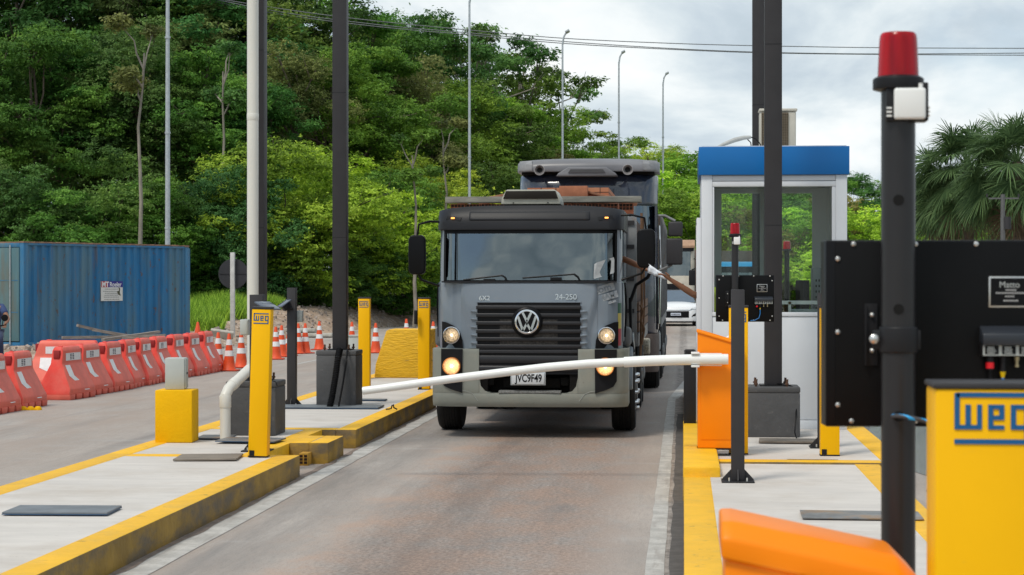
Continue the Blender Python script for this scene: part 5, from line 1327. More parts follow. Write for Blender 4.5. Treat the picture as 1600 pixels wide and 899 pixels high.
# ---- farther vehicles
def plain_truck(name, label, px, d, hw3, top, m, zs0, zs1, cargo_top, m_cargo, z_cargo0=.9, visor=True, w_screen=.92):
    t = thing(name, label, 'truck', W(px, d, 0)); f = fsurf(hw3, .08, .22, lambda z: .02+.15*max(0,(z-1.4)/2)**1.4)
    b = MB(); b.slab(xsr(-hw3,hw3,hw3,.22), [.75,1.1,zs0], f, 1.8); b.slab(xsr(-hw3,hw3,hw3,.22), [zs1,(zs1+top)/2,top-.05,top], lambda x,z: f(x,z)+.25*max(0,(z-zs1)/(top-zs1))**3, 1.8)
    for s in (-1,1): b.slab(sorted([s*hw3*w_screen,s*hw3*.97,s*hw3*.999]), [zs0,zs1], f, lambda x,z: f(x,z)+.06); b.box(*sorted((s*hw3*.96,s*hw3)), 1.0,1.8,zs0,zs1)
    b.build('cab_body', m, t, bevel=.02, ang=50)
    b = MB(); b.slab(xsr(-hw3*w_screen,hw3*w_screen,hw3,.22,12), [zs0,zs1], lambda x,z: f(x,z)+.02, lambda x,z: f(x,z)+.03); b.build('windscreen', M_wsh, t)
    b = MB(); b.box(-hw3*.9,hw3*.9,1.2,1.8,zs0,zs1); b.build('rear_wall', M_int, t)
    if visor: b = MB(); b.slab(list(np.linspace(-hw3*.97,hw3*.97,12)), [zs1-.02,zs1+.16], lambda x,z: f(x,z)-.10, lambda x,z: f(x,z)+.02); b.build('sun_visor', M_visor, t)
    b = MB(); b.slab(list(np.linspace(-hw3*.6,hw3*.6,8)), [1.0,zs0-.35], lambda x,z: f(x,z)-.02, .3); b.build('grille', M_grille, t)
    fbm = fsurf(hw3*1.01,.06,.2,lambda z:-.05); b = MB(); b.slab(xsr(-hw3*1.01,hw3*1.01,hw3*1.01,.2), [.35,.5,.78], fbm, .9); b.build('bumper', m, t, bevel=.02)
    for s in (-1,1):
        b = MB(); b.box(*sorted((s*hw3*.68,s*hw3*.92)), -.07,.1,.86,1.0); b.build('headlight', M_refl2, t, bevel=.02)
        wheel(t, s*(hw3-.15), 1.3, .48, .28); wheel(t, s*(hw3-.15), 5, .48, .3)
        b = MB(); b.box(*sorted((s*(hw3+.14),s*(hw3+.34))), .1,.2,zs0+.15,zs0+.65); mo = b.build('mirror', M_blackpl, t, bevel=.03); b = MB(); b.tube([(s*hw3*.97,.3,zs0+.75),(s*(hw3+.24),.15,zs0+.66)], .02); b.build('mirror_arm', M_black, mo)
    b = MB(); b.box(-hw3-.05,hw3+.08,2.1,8.5,z_cargo0,cargo_top); b.build('cargo_body', m_cargo, t, bevel=.02)
    b = MB(); b.box(-.5,.5,.5,8,.5,.9); b.build('chassis', M_under, t)
    return t
plain_truck('cream_truck', 'cream truck with dusty orange roof far down the lane by the booth', 1042, 84, 1.21, 3.58, mat('cream truck paint', (.60,.55,.46), .4, var=.2, scale=2), 2.02, 3.12, 3.2, mat('rust brown body', (.17,.09,.06), .8, var=.4, scale=2), w_screen=.86)
cr_ = [o for o in bpy.data.objects if o.name == 'cream_truck'][0]
b = MB(); b.slab(xsr(-1.22,1.22,1.22,.3), [3.24,3.34,3.50,3.60], lambda x,z: -.04+.12*(x/1.22)**2+.5*max(0,(z-3.3)/.3)**2, 1.7); b.build('roof_deflector', mat('dusty orange roof', (.50,.31,.20), .8, var=.3, scale=3), cr_, bevel=.03, ang=50)
plain_truck('blue_truck', 'blue truck with brown cargo body seen through the booth window', 1139, 62, .95, 2.42, mat('bright blue truck paint', (.02,.22,.45), .3, var=.05), 1.5, 2.1, 2.80, mat('brown tarp', (.13,.10,.085), .8, var=.4, scale=2))
# white hatchback
t = thing('white_hatchback', 'white hatchback car waiting on the road beyond the trucks', 'car', W(1056, 76, 0)); M_wcar = mat('white car paint', (.80,.81,.82), .25, var=.02, coat=1)
hc = .87; fc = fsurf(hc, .14, .28, lambda z: .0+.10*max(0,(z-.45)/.3)**2)
b = MB(); b.slab(xsr(-hc,hc,hc,.28), [.20,.30,.45,.60,.70,.76], fc, 3.9)
b.build('body', M_wcar, t, bevel=.03, ang=45)
def hood(x, z): return 0
b = MB(); L_ = []
nx_ = 13; vs = []; 
for j, (y, z) in enumerate([(.16,.72),(.45,.84),(.80,.93),(1.05,.97)]):
    for i in range(nx_):
        x = -hc*.93+2*hc*.93*i/(nx_-1); vs.append((x, y+.10*(x/hc)**2, z-.06*(abs(x)/hc)**3))
k = len(vs); vs += [(x,y,.6) for x,y,z in vs]
fs = [(j*nx_+i, j*nx_+i+1, (j+1)*nx_+i+1, (j+1)*nx_+i) for j in range(3) for i in range(nx_-1)]
fs += [(i, i+1, k+i+1, k+i) for i in range(nx_-1)] + [(j*nx_, (j+1)*nx_, k+(j+1)*nx_, k+j*nx_) for j in range(3)] + [(j*nx_+nx_-1, (j+1)*nx_+nx_-1, k+(j+1)*nx_+nx_-1, k+j*nx_+nx_-1) for j in range(3)]
b.add(vs, fs); b.build('bonnet', M_wcar, t)
gh = MB(); g0 = [(.80,.95),(.66,1.44)]
vs = [(-.80,.98,.93),(.80,.98,.93),(.82,3.7,.93),(-.82,3.7,.93),(-.60,1.72,1.44),(.60,1.72,1.44),(.62,3.3,1.44),(-.62,3.3,1.44)]
gh.add(vs, [(4,5,6,7),(1,2,6,5),(0,4,7,3),(2,3,7,6)]); gh.build('greenhouse', M_wcar, t, bevel=.03)
MB().add([(-.76,.99,.94),(.76,.99,.94),(.575,1.69,1.415),(-.575,1.69,1.415)], [(0,1,2,3)]).build('windscreen', mat('car glass', (.10,.14,.19), .08, var=.1), t, smooth=False)
b = MB(); b.slab(list(np.linspace(-.52,.52,12)), [.34,.36,.58,.60], lambda x,z: fc(x,z)-.012, .2); gr2 = b.build('grille', M_black, t, bevel=.01)
b = MB(); b.slab(list(np.linspace(-.62,.62,12)), [.635,.655], lambda x,z: fc(x,z)-.02, .1); b.build('chrome_bar', M_chrome, t)
b = MB(); b.box(-.2,.2,-.06,-.03,.42,.53); pl2 = b.build('number_plate', mat('plate pale', (.62,.68,.78), .4), t); b = MB()
for i in range(7): b.box(-.17+i*.05,-.14+i*.05,-.063,-.0605,.44,.49)
b.build('plate_print', M_print, pl2, smooth=False)
for s in (-1,1):
    b = MB(); b.polysurf([(s*.50,.62),(s*.80,.64),(s*.84,.74),(s*.62,.70)], fc, .012, .03); b.build('headlight', mat('car lamp', (.35,.38,.40), .1, metal=.5), t)
    b = MB(); b.polysurf([(s*.62,.36),(s*.78,.40),(s*.80,.52),(s*.68,.46)], fc, .012, .03); b.build('fog_lamp', M_black, t)
    b = MB(); b.boxc((s*.97,1.25,1.0),(.2,.1,.13)); b.build('mirror', M_wcar, t, bevel=.03)
    wheel(t, s*.76, .75, .31, .2); wheel(t, s*.76, 3.2, .31, .2)
b = MB(); b.box(-.7,.7,.1,3.7,.14,.22); b.build('underside', M_under, t)

# ------------------------------------------------------------------ people
M_skin = mat('brown skin', (.27,.125,.07), .55, var=.12, scale=9)
M_hair = mat('black hair', (.012,.010,.009), .7)
def make_person(label, root, head, sh_l, sh_r, el_l, hand_l, el_r, hand_r, hip, kn_l, ft_l, kn_r, ft_r, shirt, trousers, face=Vector((0,-1,0)), grip=Vector((-1,0,.1))):
    t = thing('person', label, 'person', root); V = lambda p: Vector(p)-Vector(root)
    head, sl, sr, el, hl, er, hr, hip, kl, fl, kr, fr_ = map(V, (head, sh_l, sh_r, el_l, hand_l, el_r, hand_r, hip, kn_l, ft_l, kn_r, ft_r))
    chest = (sl+sr)/2+Vector((0,0,-.06)); neck = (sl+sr)/2+Vector((0,0,.03)); waist = chest.lerp(hip, .6)
    side = (sr-sl).normalized(); hL = hip-side*.09+Vector((0,0,-.05)); hR = hip+side*.09+Vector((0,0,-.05))
    P = []; E = []
    def add(p, rx, ry=None, par=None):
        P.append((p.x,p.y,p.z,rx,ry or rx)); 
        if par is not None: E.append((par, len(P)-1))
        return len(P)-1
    a = add(hip,.145,.10); w = add(waist,.125,.09,a); c = add(chest,.15,.10,w); n1 = add(neck,.07,.07,c); n2 = add(neck.lerp(head,.45),.055,.055,n1)
    h1 = add(head+Vector((0,0,-.06))+face*.015,.07,.078,n2); h2_ = add(head+Vector((0,0,.03)),.080,.095,h1); add(head+Vector((0,0,.10)),.055,.065,h2_)
    fingers = []
    for s_, e_, h_ in ((sl,el,hl),(sr,er,hr)):
        i = add(s_,.062,.062,c); i = add(s_.lerp(e_,.5),.048,.048,i); i = add(e_,.040,.040,i); i = add(e_.lerp(h_,.35),.040,.040,i); i = add(e_.lerp(h_,.92),.026,.026,i)
        dv = (h_-e_).normalized(); sd = dv.cross(Vector((0,0,1))).normalized(); up = sd.cross(dv)
        pm = add(h_+dv*.04,.034,.018,i)
        fingers.append((h_, dv, sd, up, len(P)-1))
    for h0, k0, f0 in ((hL,kl,fl),(hR,kr,fr_)):
        i = add(h0,.085,.085,a); i = add(h0.lerp(k0,.5),.072,.072,i); i = add(k0,.052,.052,i); i = add(k0.lerp(f0,.35),.050,.050,i); i = add(f0+Vector((0,0,.07)),.036,.036,i); add(f0+face*.14+Vector((0,0,.03)),.035,.03,i)
    for h_, dv, sd, up, pi_ in fingers:
        for k in range(4):
            o_f = sd*(-.027+.018*k); L_ = (.070,.080,.076,.060)[k]; q = add(h_+dv*.075+o_f,.0095,.0095,pi_); q = add(h_+dv*(.075+L_*.5)+o_f-up*.006,.0085,.0085,q); add(h_+dv*(.075+L_*.85)+o_f-up*.026,.0075,.0075,q)
        q = add(h_+dv*.035+up*.030+sd*-.03,.011,.011,pi_); add(h_+dv*.085+up*.030+sd*-.025,.0085,.0085,q)
    skin('body', P, E, M_skin, t, 2)
    S = []; E2 = []
    def ad2(p, rx, ry, par=None):
        S.append((p.x,p.y,p.z,rx,ry)); 
        if par is not None: E2.append((par, len(S)-1))
        return len(S)-1
    a = ad2(hip+Vector((0,0,-.04)),.16,.12); w = ad2(waist,.142,.108,a); c = ad2(chest,.168,.118,w); ad2(neck+Vector((0,0,-.01)),.085,.08,c)
    for s_, e_ in ((sl,el),(sr,er)): i = ad2(s_,.076,.076,c); ad2(s_.lerp(e_,.62),.064,.064,i)
    skin('shirt', S, E2, shirt, t, 2)
    S = []; E2 = []; a = ad2(hip+Vector((0,0,.0)),.15,.112)
    for h0, k0, f0 in ((hL,kl,fl),(hR,kr,fr_)): i = ad2(h0,.098,.098,a); i = ad2(h0.lerp(k0,.5),.086,.086,i); i = ad2(k0,.068,.068,i); ad2(k0.lerp(f0,.80),.058,.058,i)
    skin('trousers', S, E2, trousers, t, 2)
    b = MB()
    bm = bmesh.new(); bmesh.ops.create_icosphere(bm, subdivisions=3, radius=1)
    for v in bm.verts:
        co = v.co.copy(); v.co = Vector((co.x*.092, co.y*.108, co.z*.105))
    bmesh.ops.delete(bm, geom=[v for v in bm.verts if v.co.z < -.02 and v.co.dot(face) > -.02 or v.co.z < -.06 or (v.co.dot(face) > .06 and v.co.z < .045)], context='VERTS')
    me = bpy.data.meshes.new('hair'); bm.to_mesh(me); bm.free(); me.materials.append(M_hair); ho = bpy.data.objects.new('hair', me); C.objects.link(ho); ho.parent = t; ho.location = head+Vector((0,0,.045))-face*.008
    sd = face.cross(Vector((0,0,1)))
    b = MB()
    for s in (-1,1): b.lathe([(.001,-.009),(.008,-.004),(.009,.003),(.001,.009)], tuple(head+face*.088+sd*s*.030+Vector((0,0,.015))), 'y', n=10)
    b.build('eye', mat('eye', (.05,.04,.035), .2), t)
    b = MB(); c0 = head+face*.088+Vector((0,0,-.02)); b.loftc([(c0+Vector((0,0,.04)),.008),(c0+face*.012,.014),(c0+face*.004+Vector((0,0,-.010)),.010)],8); b.boxc(tuple(head+face*.083+Vector((0,0,-.062))), (.045,.012,.010)); b.build('nose_and_mouth', mat('lip skin', (.24,.10,.065), .5), t, bevel=.002)
    for s in (-1,1):
        pass
    return t
Z1 = T0
# driver, leaning on the window sill with one arm reaching out
hd_ = W(1012, 22.35, py=422)
el_ = Z1+Vector((1.13,.62,1.97)); el_ = W(975, 22.55, py=405)
make_person('person at the wheel of the grey truck, bare arm reaching out with a paper', Z1+Vector((.58,1.0,1.77)), Z1+Vector((.62,.86,2.24)), Z1+Vector((.42,.90,2.05)), Z1+Vector((.82,.84,2.05)),
    Z1+Vector((.40,.66,1.90)), Z1+Vector((.45,.50,1.93)), el_, hd_, Z1+Vector((.58,1.02,1.76)), Z1+Vector((.46,.60,1.74)), Z1+Vector((.46,.52,1.30)), Z1+Vector((.70,.60,1.74)), Z1+Vector((.70,.52,1.30)), mat('dark shirt', (.05,.05,.06), .8), mat('dark trousers', (.03,.035,.05), .8))
ah = W(1046, 21.55, py=436); ae = W(1086, 21.6, py=462); as_ = W(1113, 21.75, py=458); hd2 = W(1131, 21.9, py=438)
fl = bl.z+.03
make_person('person in a yellow green vest reaching an arm out of the booth', (hd2.x, hd2.y, fl), hd2-Vector((0,0,.10)), as_, as_+Vector((.34,.10,-.01)),
    ae, ah, as_+Vector((.42,.05,-.30)), as_+Vector((.34,-.18,-.42)), (hd2.x+.03, hd2.y+.08, fl+.92), (hd2.x-.07, hd2.y+.05, fl+.48), (hd2.x-.08, hd2.y+.10, fl), (hd2.x+.14, hd2.y+.05, fl+.48), (hd2.x+.16, hd2.y+.10, fl),
    mat('hi-vis vest', (.50,.62,.06), .7, var=.1), mat('navy trousers', (.02,.03,.07), .8), face=Vector((-.9,-.43,0)).normalized())
pp_ = W(1030, 21.7, py=428); t = thing('paper_slip', 'white crumpled paper passed from the booth to the truck driver', 'paper', pp_)
vs = []; 
for i in range(9):
    for j in range(4):
        u = i/8; v = j/3; p = W(1012+u*30, 21.9-.2*u, py=419+u*16+(v-.5)*(15-9*u)) - pp_; vs.append((p.x, p.y+.02*math.sin(i*2.1+j*1.7), p.z+.004*math.sin(i*3+j)))
b = MB(); b.add(vs, [(i*4+j, i*4+j+1, i*4+j+5, i*4+j+4) for i in range(8) for j in range(3)]); o = b.build('sheet', mat('paper white', (.74,.78,.85), .7), t)
so_ = o.modifiers.new('thick', 'SOLIDIFY'); so_.thickness = .002
# ------------------------------------------------------------------ motorcycle and rider, mostly beyond the picture edge
mb = W(-17, 34, 0)
t = thing('motorcycle', 'dark motorcycle with its mirror just showing beside the container doors', 'motorcycle', mb, R(8))
for y, nm in ((-.65,'front_wheel'),(.62,'rear_wheel')):
    b = MB(); b.lathe([(.22,-.04),(.29,-.045),(.305,0),(.29,.045),(.22,.04)], (0,y,.305), 'x', n=32); wo = b.build(nm, M_rubber, t); b = MB(); b.lathe([(.215,-.02),(.225,0),(.215,.02)],(0,y,.305),'x',n=24,caps=False); b.cyl((-.05,y,.305),(.05,y,.305),.04)
    for k in range(6): b.cyl((0,y,.305),(0,y+.22*math.cos(k),.305+.22*math.sin(k)),.006,n=5)
    b.build('rim', M_steel, wo)
b = MB(); b.tube([(-.08,-.65,.305),(-.08,-.45,.95)],.018); b.tube([(.08,-.65,.305),(.08,-.45,.95)],.018); b.build('fork', M_galv, t)
b = MB(); b.tube([(0,-.42,.85),(0,-.1,.6),(0,.2,.42),(0,.5,.45)],.03); b.boxc((0,.0,.42),(.2,.35,.28)); b.build('frame_and_engine', M_under, t, bevel=.03)
b = MB(); b.loftc([((0,-.38,.82),.07),((0,-.25,.84),.13),((0,-.05,.80),.13),((0,.08,.76),.08)],14); b.build('fuel_tank', mat('bike red', (.25,.02,.02), .3), t)
b = MB(); b.boxc((0,.35,.78),(.24,.62,.09)); b.build('saddle', M_blackpl, t, bevel=.04)
b = MB(); b.tube([(-.36,-.30,1.02),(-.15,-.42,1.0),(.15,-.42,1.0),(.36,-.30,1.02)],.014); hb_ = b.build('handlebar', M_black, t); b = MB(); b.tube([(.30,-.34,1.02),(.32,-.36,1.12)],.007); b.tube([(-.30,-.34,1.02),(-.32,-.36,1.12)],.007)
for s in (-1,1): b.lathe([(.001,-.012),(.06,-.008),(.06,.01),(.001,.014)], (s*.35,-.36,1.15), 'y', n=20)
b.build('mirror', M_black, hb_)
b = MB(); b.lathe([(.08,.08),(.10,0),(.07,-.03),(.001,-.04)], (0,-.55,.90), 'y', n=20); b.build('headlight', M_refl2, t)
b = MB(); b.prism([(-.95,.45),(-.8,.62),(-.5,.64),(-.45,.58),(-.75,.57),(-.92,.43)], 'x', -.06,.06); b.build('mudguard', mat('bike red', (.25,.02,.02), .3), t)
Rm = lambda x,y,z: Vector(mb)+Matrix.Rotation(R(8),3,'Z') @ Vector((x,y,z))
make_person('person in a blue shirt riding the motorcycle at the picture edge', Rm(0,.3,0), Rm(0,.12,1.52), Rm(-.19,.16,1.33), Rm(.19,.16,1.33), Rm(-.32,-.03,1.12), Rm(-.33,-.26,1.05), Rm(.33,-.0,1.12), Rm(.335,-.24,1.04), Rm(0,.34,.90), Rm(-.2,-.08,.78), Rm(-.2,.05,.32), Rm(.2,-.08,.78), Rm(.2,.05,.32), mat('blue shirt', (.04,.07,.18), .8), mat('jeans', (.04,.06,.12), .8), face=Vector((.14,-.99,0)))
# ------------------------------------------------------------------ road sheen in the far lane: a thin film of water
gw = mat('wet film', (.12,.115,.11), .18, var=.3, scale=5, bump=.6, bscale=30)
b = MB(); q = random.Random(3); ws = [(2.3+1.6*u/14+.25*math.sin(u*2.7), 13+u) for u in range(15)]
pts_ = [(2.15+.15*math.sin(k*1.9), 14+k*.9) for k in range(14)]+[(4.6+.5*math.sin(k*1.3), 26-k*.9) for k in range(14)]
b.add([(x,y,.0035) for x,y in pts_], [tuple(range(28))]); o = b.build('water_film_road', gw, smooth=False); o['kind'] = 'structure'
# ------------------------------------------------------------------ vegetation
def leafmat(name, base, trans=.35, rough=.55):
    m = bpy.data.materials.new(name); m.use_nodes = True; N, L = m.node_tree.nodes, m.node_tree.links; N.clear()
    out = N.new('ShaderNodeOutputMaterial'); at = N.new('ShaderNodeAttribute'); at.attribute_name = 'tint'; at.attribute_type = 'GEOMETRY'
    oi = N.new('ShaderNodeObjectInfo')
    hs = N.new('ShaderNodeHueSaturation'); hs.inputs['Saturation'].default_value = .96
    mr = N.new('ShaderNodeMapRange'); mr.inputs[1].default_value = 0; mr.inputs[2].default_value = 1; mr.inputs[3].default_value = .5; mr.inputs[4].default_value = 3.4
    L.new(at.outputs['Fac'], mr.inputs[0]); L.new(mr.outputs[0], hs.inputs['Value'])
    mh = N.new('ShaderNodeMapRange'); mh.inputs[3].default_value = .52; mh.inputs[4].default_value = .472; L.new(at.outputs['Fac'], mh.inputs[0]); L.new(mh.outputs[0], hs.inputs['Hue'])
    L.new(oi.outputs['Color'], hs.inputs['Color'])
    p = N.new('ShaderNodeBsdfPrincipled'); p.inputs['Roughness'].default_value = rough; p.inputs['Specular IOR Level'].default_value = .14
    t = N.new('ShaderNodeBsdfTranslucent'); mx = N.new('ShaderNodeMixShader'); mx.inputs[0].default_value = trans
    L.new(hs.outputs[0], p.inputs['Base Color']); L.new(hs.outputs[0], t.inputs[0]); L.new(p.outputs[0], mx.inputs[1]); L.new(t.outputs[0], mx.inputs[2]); L.new(mx.outputs[0], out.inputs[0])
    return m
M_leaf = leafmat('foliage', None)
M_bark = mat('tree bark', (.17,.13,.10), .9, var=.45, scale=5, bump=.6, bscale=20, stretch=(1,1,.25))
M_palebark = mat('pale tree bark', (.34,.30,.25), .9, var=.4, scale=5, bump=.4, bscale=20, stretch=(1,1,.25))

def leaves_mesh(name, P, Nn, L, Wd, tint, rng, droop=0.):
    """P: (n,3) positions, Nn normals; each leaf a small folded diamond of its own size"""
    n = len(P)
    a = rng.normal(size=(n,3)); a -= (a*Nn).sum(1)[:,None]*Nn; a /= np.linalg.norm(a,axis=1)[:,None]
    a[:,2] -= droop; a /= np.linalg.norm(a,axis=1)[:,None]
    c = np.cross(Nn, a); c /= np.linalg.norm(c,axis=1)[:,None]
    L = L[:,None]; Wd = Wd[:,None]
    v0 = P - a*L*.5; v1 = P + c*Wd*.5 + Nn*Wd*.12; v2 = P + a*L*.5; v3 = P - c*Wd*.5 + Nn*Wd*.12
    V = np.stack([v0,v1,v2,v3],1).reshape(-1,3).astype(np.float32)
    me = bpy.data.meshes.new(name); me.vertices.add(4*n); me.vertices.foreach_set('co', V.ravel())
    me.loops.add(4*n); me.loops.foreach_set('vertex_index', np.arange(4*n, dtype=np.int32))
    me.polygons.add(n); me.polygons.foreach_set('loop_start', np.arange(0, 4*n, 4, dtype=np.int32))
    try: me.polygons.foreach_set('loop_total', np.full(n, 4, dtype=np.int32))
    except Exception: pass
    at = me.attributes.new('tint', 'FLOAT', 'FACE'); at.data.foreach_set('value', tint.astype(np.float32))
    me.update(); me.materials.append(M_leaf); return me

def gen_tree(seed, H=12., R0=3.6, base=.35, nl=26000, clumps=46, cr=.95, ls=.20, flat=.55, open_=0., trunk=True, bush=False, mb=None, lean=.0, thin=1.):
    """returns (crown mesh, trunk mesh); unit tree of height H standing at the origin"""
    rng = np.random.default_rng(seed)
    C_ = []; zc = H*(base+1)/2; hz = H*(1-base)/2
    for i in range(clumps):
        for _ in range(60):
            u = rng.uniform(-1,1,3); q = np.linalg.norm(u)
            if q > 1: continue
            if q < (.35 if not open_ else .55): continue
            k = 1-.25*max(0,u[2])
            p = np.array([u[0]*R0*k, u[1]*R0*k, zc+u[2]*hz]); p[:2] *= (1+.18*rng.normal())
            if all(np.linalg.norm((p-o)*[1,1,1.3]) > cr*.72 for o in C_): break
        C_.append(p)
    C_ = np.array(C_); rad = cr*rng.uniform(.6,1.35,len(C_))
    w = rad**2; w /= w.sum(); cnt = (w*nl).astype(int)
    Ps=[];Ns=[];Ts=[]; tocl = rng.beta(.8,.9,len(C_))
    for c, r, n, tc in zip(C_, rad, cnt, tocl):
        # twigs inside a clump: sub-clusters on a flattened shell
        m = max(6, n//16); d = rng.normal(size=(m,3)); d /= np.linalg.norm(d,axis=1)[:,None]
        rr_ = r*rng.uniform(.35,1.,m)**.6; s = c + d*rr_[:,None]*[1,1,flat]
        k = n//m+1; idx = np.repeat(np.arange(m), k)[:n]
        off = rng.normal(size=(len(idx),3))*[.55,.55,.22]*(ls*1.25)
        P = s[idx]+off
        N_ = d[idx]*[.55,.55,.3]+[0,0,.75]+rng.normal(size=(len(idx),3))*.42; N_ /= np.linalg.norm(N_,axis=1)[:,None]
        T = np.clip(.50*tc + .30*rng.uniform(0,1,m)[idx] + .20*rng.uniform(0,1,len(idx)), 0, 1)
        lo_ = rng.random(n) < .10; P[lo_] += np.clip(rng.normal(size=(lo_.sum(),3)),-1.6,1.6)*r*.22
        Ps.append(P);Ns.append(N_);Ts.append(T)
    P = np.concatenate(Ps); N_ = np.concatenate(Ns); T = np.concatenate(Ts)
    P[:,2] = np.maximum(P[:,2], .05)
    n = len(P); me = leaves_mesh('crown', P, N_, ls*rng.uniform(.7,1.4,n), ls*rng.uniform(.32,.6,n), T, rng, .25)
    b = MB(); py = random.Random(seed)
    if trunk:
        tr = max(.09, H*.014)*thin; top = H*(.82 if not bush else .5)
        ctl = [Vector((0,0,-.3))]; x=y=0
        for k in range(1,8):
            x += py.uniform(-.12,.12)*H/12*1.3+lean*H/8; y += py.uniform(-.12,.12)*H/12; ctl.append(Vector((x,y,top*k/7)))
        b.loftc([(p, tr*(1-.72*i/7)) for i,p in enumerate(ctl)], 9); k0 = .35 if thin == 1 else .72
        order = sorted(range(len(C_)), key=lambda i: -rad[i])[:(26 if open_ else 18)]
        for i in order:
            tgt = Vector(C_[i]); k = py.uniform(k0, .8 if thin == 1 else .95); j = min(6, int(k*7)); s0 = ctl[j].lerp(ctl[j+1], k*7-j)
            if s0.z > tgt.z-.2: s0 = ctl[2].lerp(ctl[3], .5)
            L = (tgt-s0).length; mid = s0.lerp(tgt,.5)+Vector((py.uniform(-.1,.1),py.uniform(-.1,.1),.10))*L
            q1 = s0.lerp(mid,.5)+Vector((py.uniform(-.05,.05),py.uniform(-.05,.05),.03))*L
            b.loftc([(s0,tr*.42),(q1,tr*.34),(mid,tr*.24),(tgt,tr*.10)],6)
            for _ in range(3):
                e = tgt+Vector((py.uniform(-1,1),py.uniform(-1,1),py.uniform(-.2,.8)))*rad[i]*.8
                b.loftc([(mid.lerp(tgt,.6),tr*.14),(e,tr*.04)],4)
    return me, b
PROTO = {}
def proto(key, **kw):
    bark = kw.pop('bark', M_bark); me, b = gen_tree(**kw)
    to = b.build('trunk', bark, smooth=True); PROTO[key] = (me, to.data, kw.get('H',12.), kw.get('R0',3.6)); bpy.data.objects.remove(to)
proto('t1', seed=11, nl=46000, clumps=56, ls=.16)
proto('t2', seed=12, nl=44000, clumps=48, R0=3.2, base=.30, cr=1.0, flat=.5, ls=.15)
proto('t3', seed=13, nl=46000, clumps=62, R0=4.0, base=.40, cr=.9, flat=.42, ls=.17)
proto('t4', seed=14, nl=46000, clumps=46, R0=3.4, base=.25, cr=1.1, flat=.55, ls=.14)
proto('open', seed=15, nl=17000, clumps=34, R0=4.6, base=.52, cr=.85, flat=.35, open_=1, ls=.2, bark=M_palebark)
proto('b1', seed=21, H=6., R0=2.9, base=.02, nl=44000, clumps=50, cr=.85, ls=.125, bush=True)
proto('b2', seed=22, H=6., R0=3.1, base=.0, nl=44000, clumps=42, cr=.95, ls=.135, flat=.5, bush=True)
proto('b3', seed=23, H=5., R0=2.6, base=.0, nl=40000, clumps=46, cr=.75, ls=.11, bush=True)
proto('slim', seed=31, H=12, R0=1.3, base=.72, nl=1500, clumps=4, cr=.55, ls=.2, open_=1, bark=M_palebark, lean=.05, thin=.62)
def tree(key, label, px, d, top, col, rz=0, sw=1., group=None, name='tree', cat='tree', zb=None):
    cm, tm, H, R0 = PROTO[key]; p = W(px, d, 0)
    if zb is None: zb = HT(p.x, p.y) if p.x < edgeX(p.y)+1 else -.12
    p.z = zb-.05; zt = EYE+(439-top)/FP*d; s = max(.2, (zt-zb)/H)
    t = thing(name, label, cat, p, rz, group); t.scale = (s*sw, s*sw, s)
    c = bpy.data.objects.new('crown', cm); C.objects.link(c); c.parent = t; c.color = (*col, 1)
    k = bpy.data.objects.new('trunk', tm); C.objects.link(k); k.parent = t
    return t
DK=(.034,.082,.014); MG=(.058,.122,.016); LG=(.092,.175,.016); YG=(.150,.235,.014); OL=(.085,.10,.028); GG=(.042,.105,.022); BR=(.115,.12,.028)
rt = random.Random(77)
def where(px):
    for x, s in [(60,'at the picture edge above the container doors'),(150,'above the notice on the container'),(240,'above the container, just before the galvanised pole'),(300,'behind the thick galvanised pole'),
                 (385,'between the galvanised pole and the drainpipe'),(440,'behind the white drainpipe'),(500,'between the drainpipe and the dark column with hose'),(560,'behind the dark column with hose'),(625,'past the dark column with hose'),
                 (690,'above the mirror of the grey truck'),(760,'behind the lamp pole over the grey truck'),(830,'above the grey truck cab'),(900,'where the forest edge drops to the sky'),(2000,'at the last tip of the forest')]:
        if px < x: return s
FG = 'forest trees beside the road'
back = [(-40,96,-120,'t1',MG),(30,94,-110,'t3',GG),(100,95,-90,'t2',DK),(165,97,-70,'t4',MG),(225,95,-70,'t1',OL),(285,96,-60,'t3',MG),(345,95,-55,'t2',GG),(405,98,-40,'t4',MG),(465,100,-20,'t1',DK),(530,104,0,'t3',MG),(590,108,18,'t2',MG),(645,112,10,'t1',GG),(715,118,28,'open',MG),(790,124,42,'open',GG),(838,128,88,'open',MG)]
mid = [(-25,80,60,'t3',DK),(60,80,20,'t2',MG),(135,82,70,'t1',DK),(205,82,30,'t4',GG),(265,83,110,'t3',MG),(330,83,60,'t2',MG),(392,85,120,'t1',GG),(455,88,70,'t4',OL),(520,92,60,'t2',LG),(580,97,70,'t3',MG),(635,100,90,'t4',OL),(695,106,120,'t1',LG),(745,112,110,'t2',MG),(800,118,150,'t3',LG),(852,122,165,'t4',LG),(893,130,185,'open',LG)]
low = [(-30,70,240,'b1',DK),(40,69,250,'b2',GG),(115,68,290,'b1',MG),(180,70,235,'b3',MG),(245,69,270,'b2',MG),(312,71,300,'b1',DK),(372,71,250,'b2',GG),(430,73,215,'b1',YG),(490,75,235,'b3',YG),(545,78,240,'b2',YG),(603,82,260,'b1',MG),(660,86,250,'b3',YG),(715,90,260,'b2',YG),(770,96,250,'b1',MG),(828,104,255,'b2',MG),(880,112,245,'b3',OL)]
floor_ = [(330,72,390,'b3',DK),(405,72,380,'b1',GG),(460,73,355,'b2',MG),(515,74,370,'b3',MG),(575,76,365,'b1',GG),(628,79,345,'b2',MG),(668,82,375,'b3',DK),(715,85,345,'b1',MG)]
kinds = {'t1':'dense broad forest tree','t2':'tall dense forest tree','t3':'layered forest tree','t4':'full forest tree','open':'open crowned forest tree with bare limbs','b1':'dense leafy bush','b2':'layered leafy bush','b3':'fine leaved bush'}
tone = {DK:'dark green',MG:'mid green',LG:'light green',YG:'bright yellow green',OL:'olive green',GG:'deep green'}
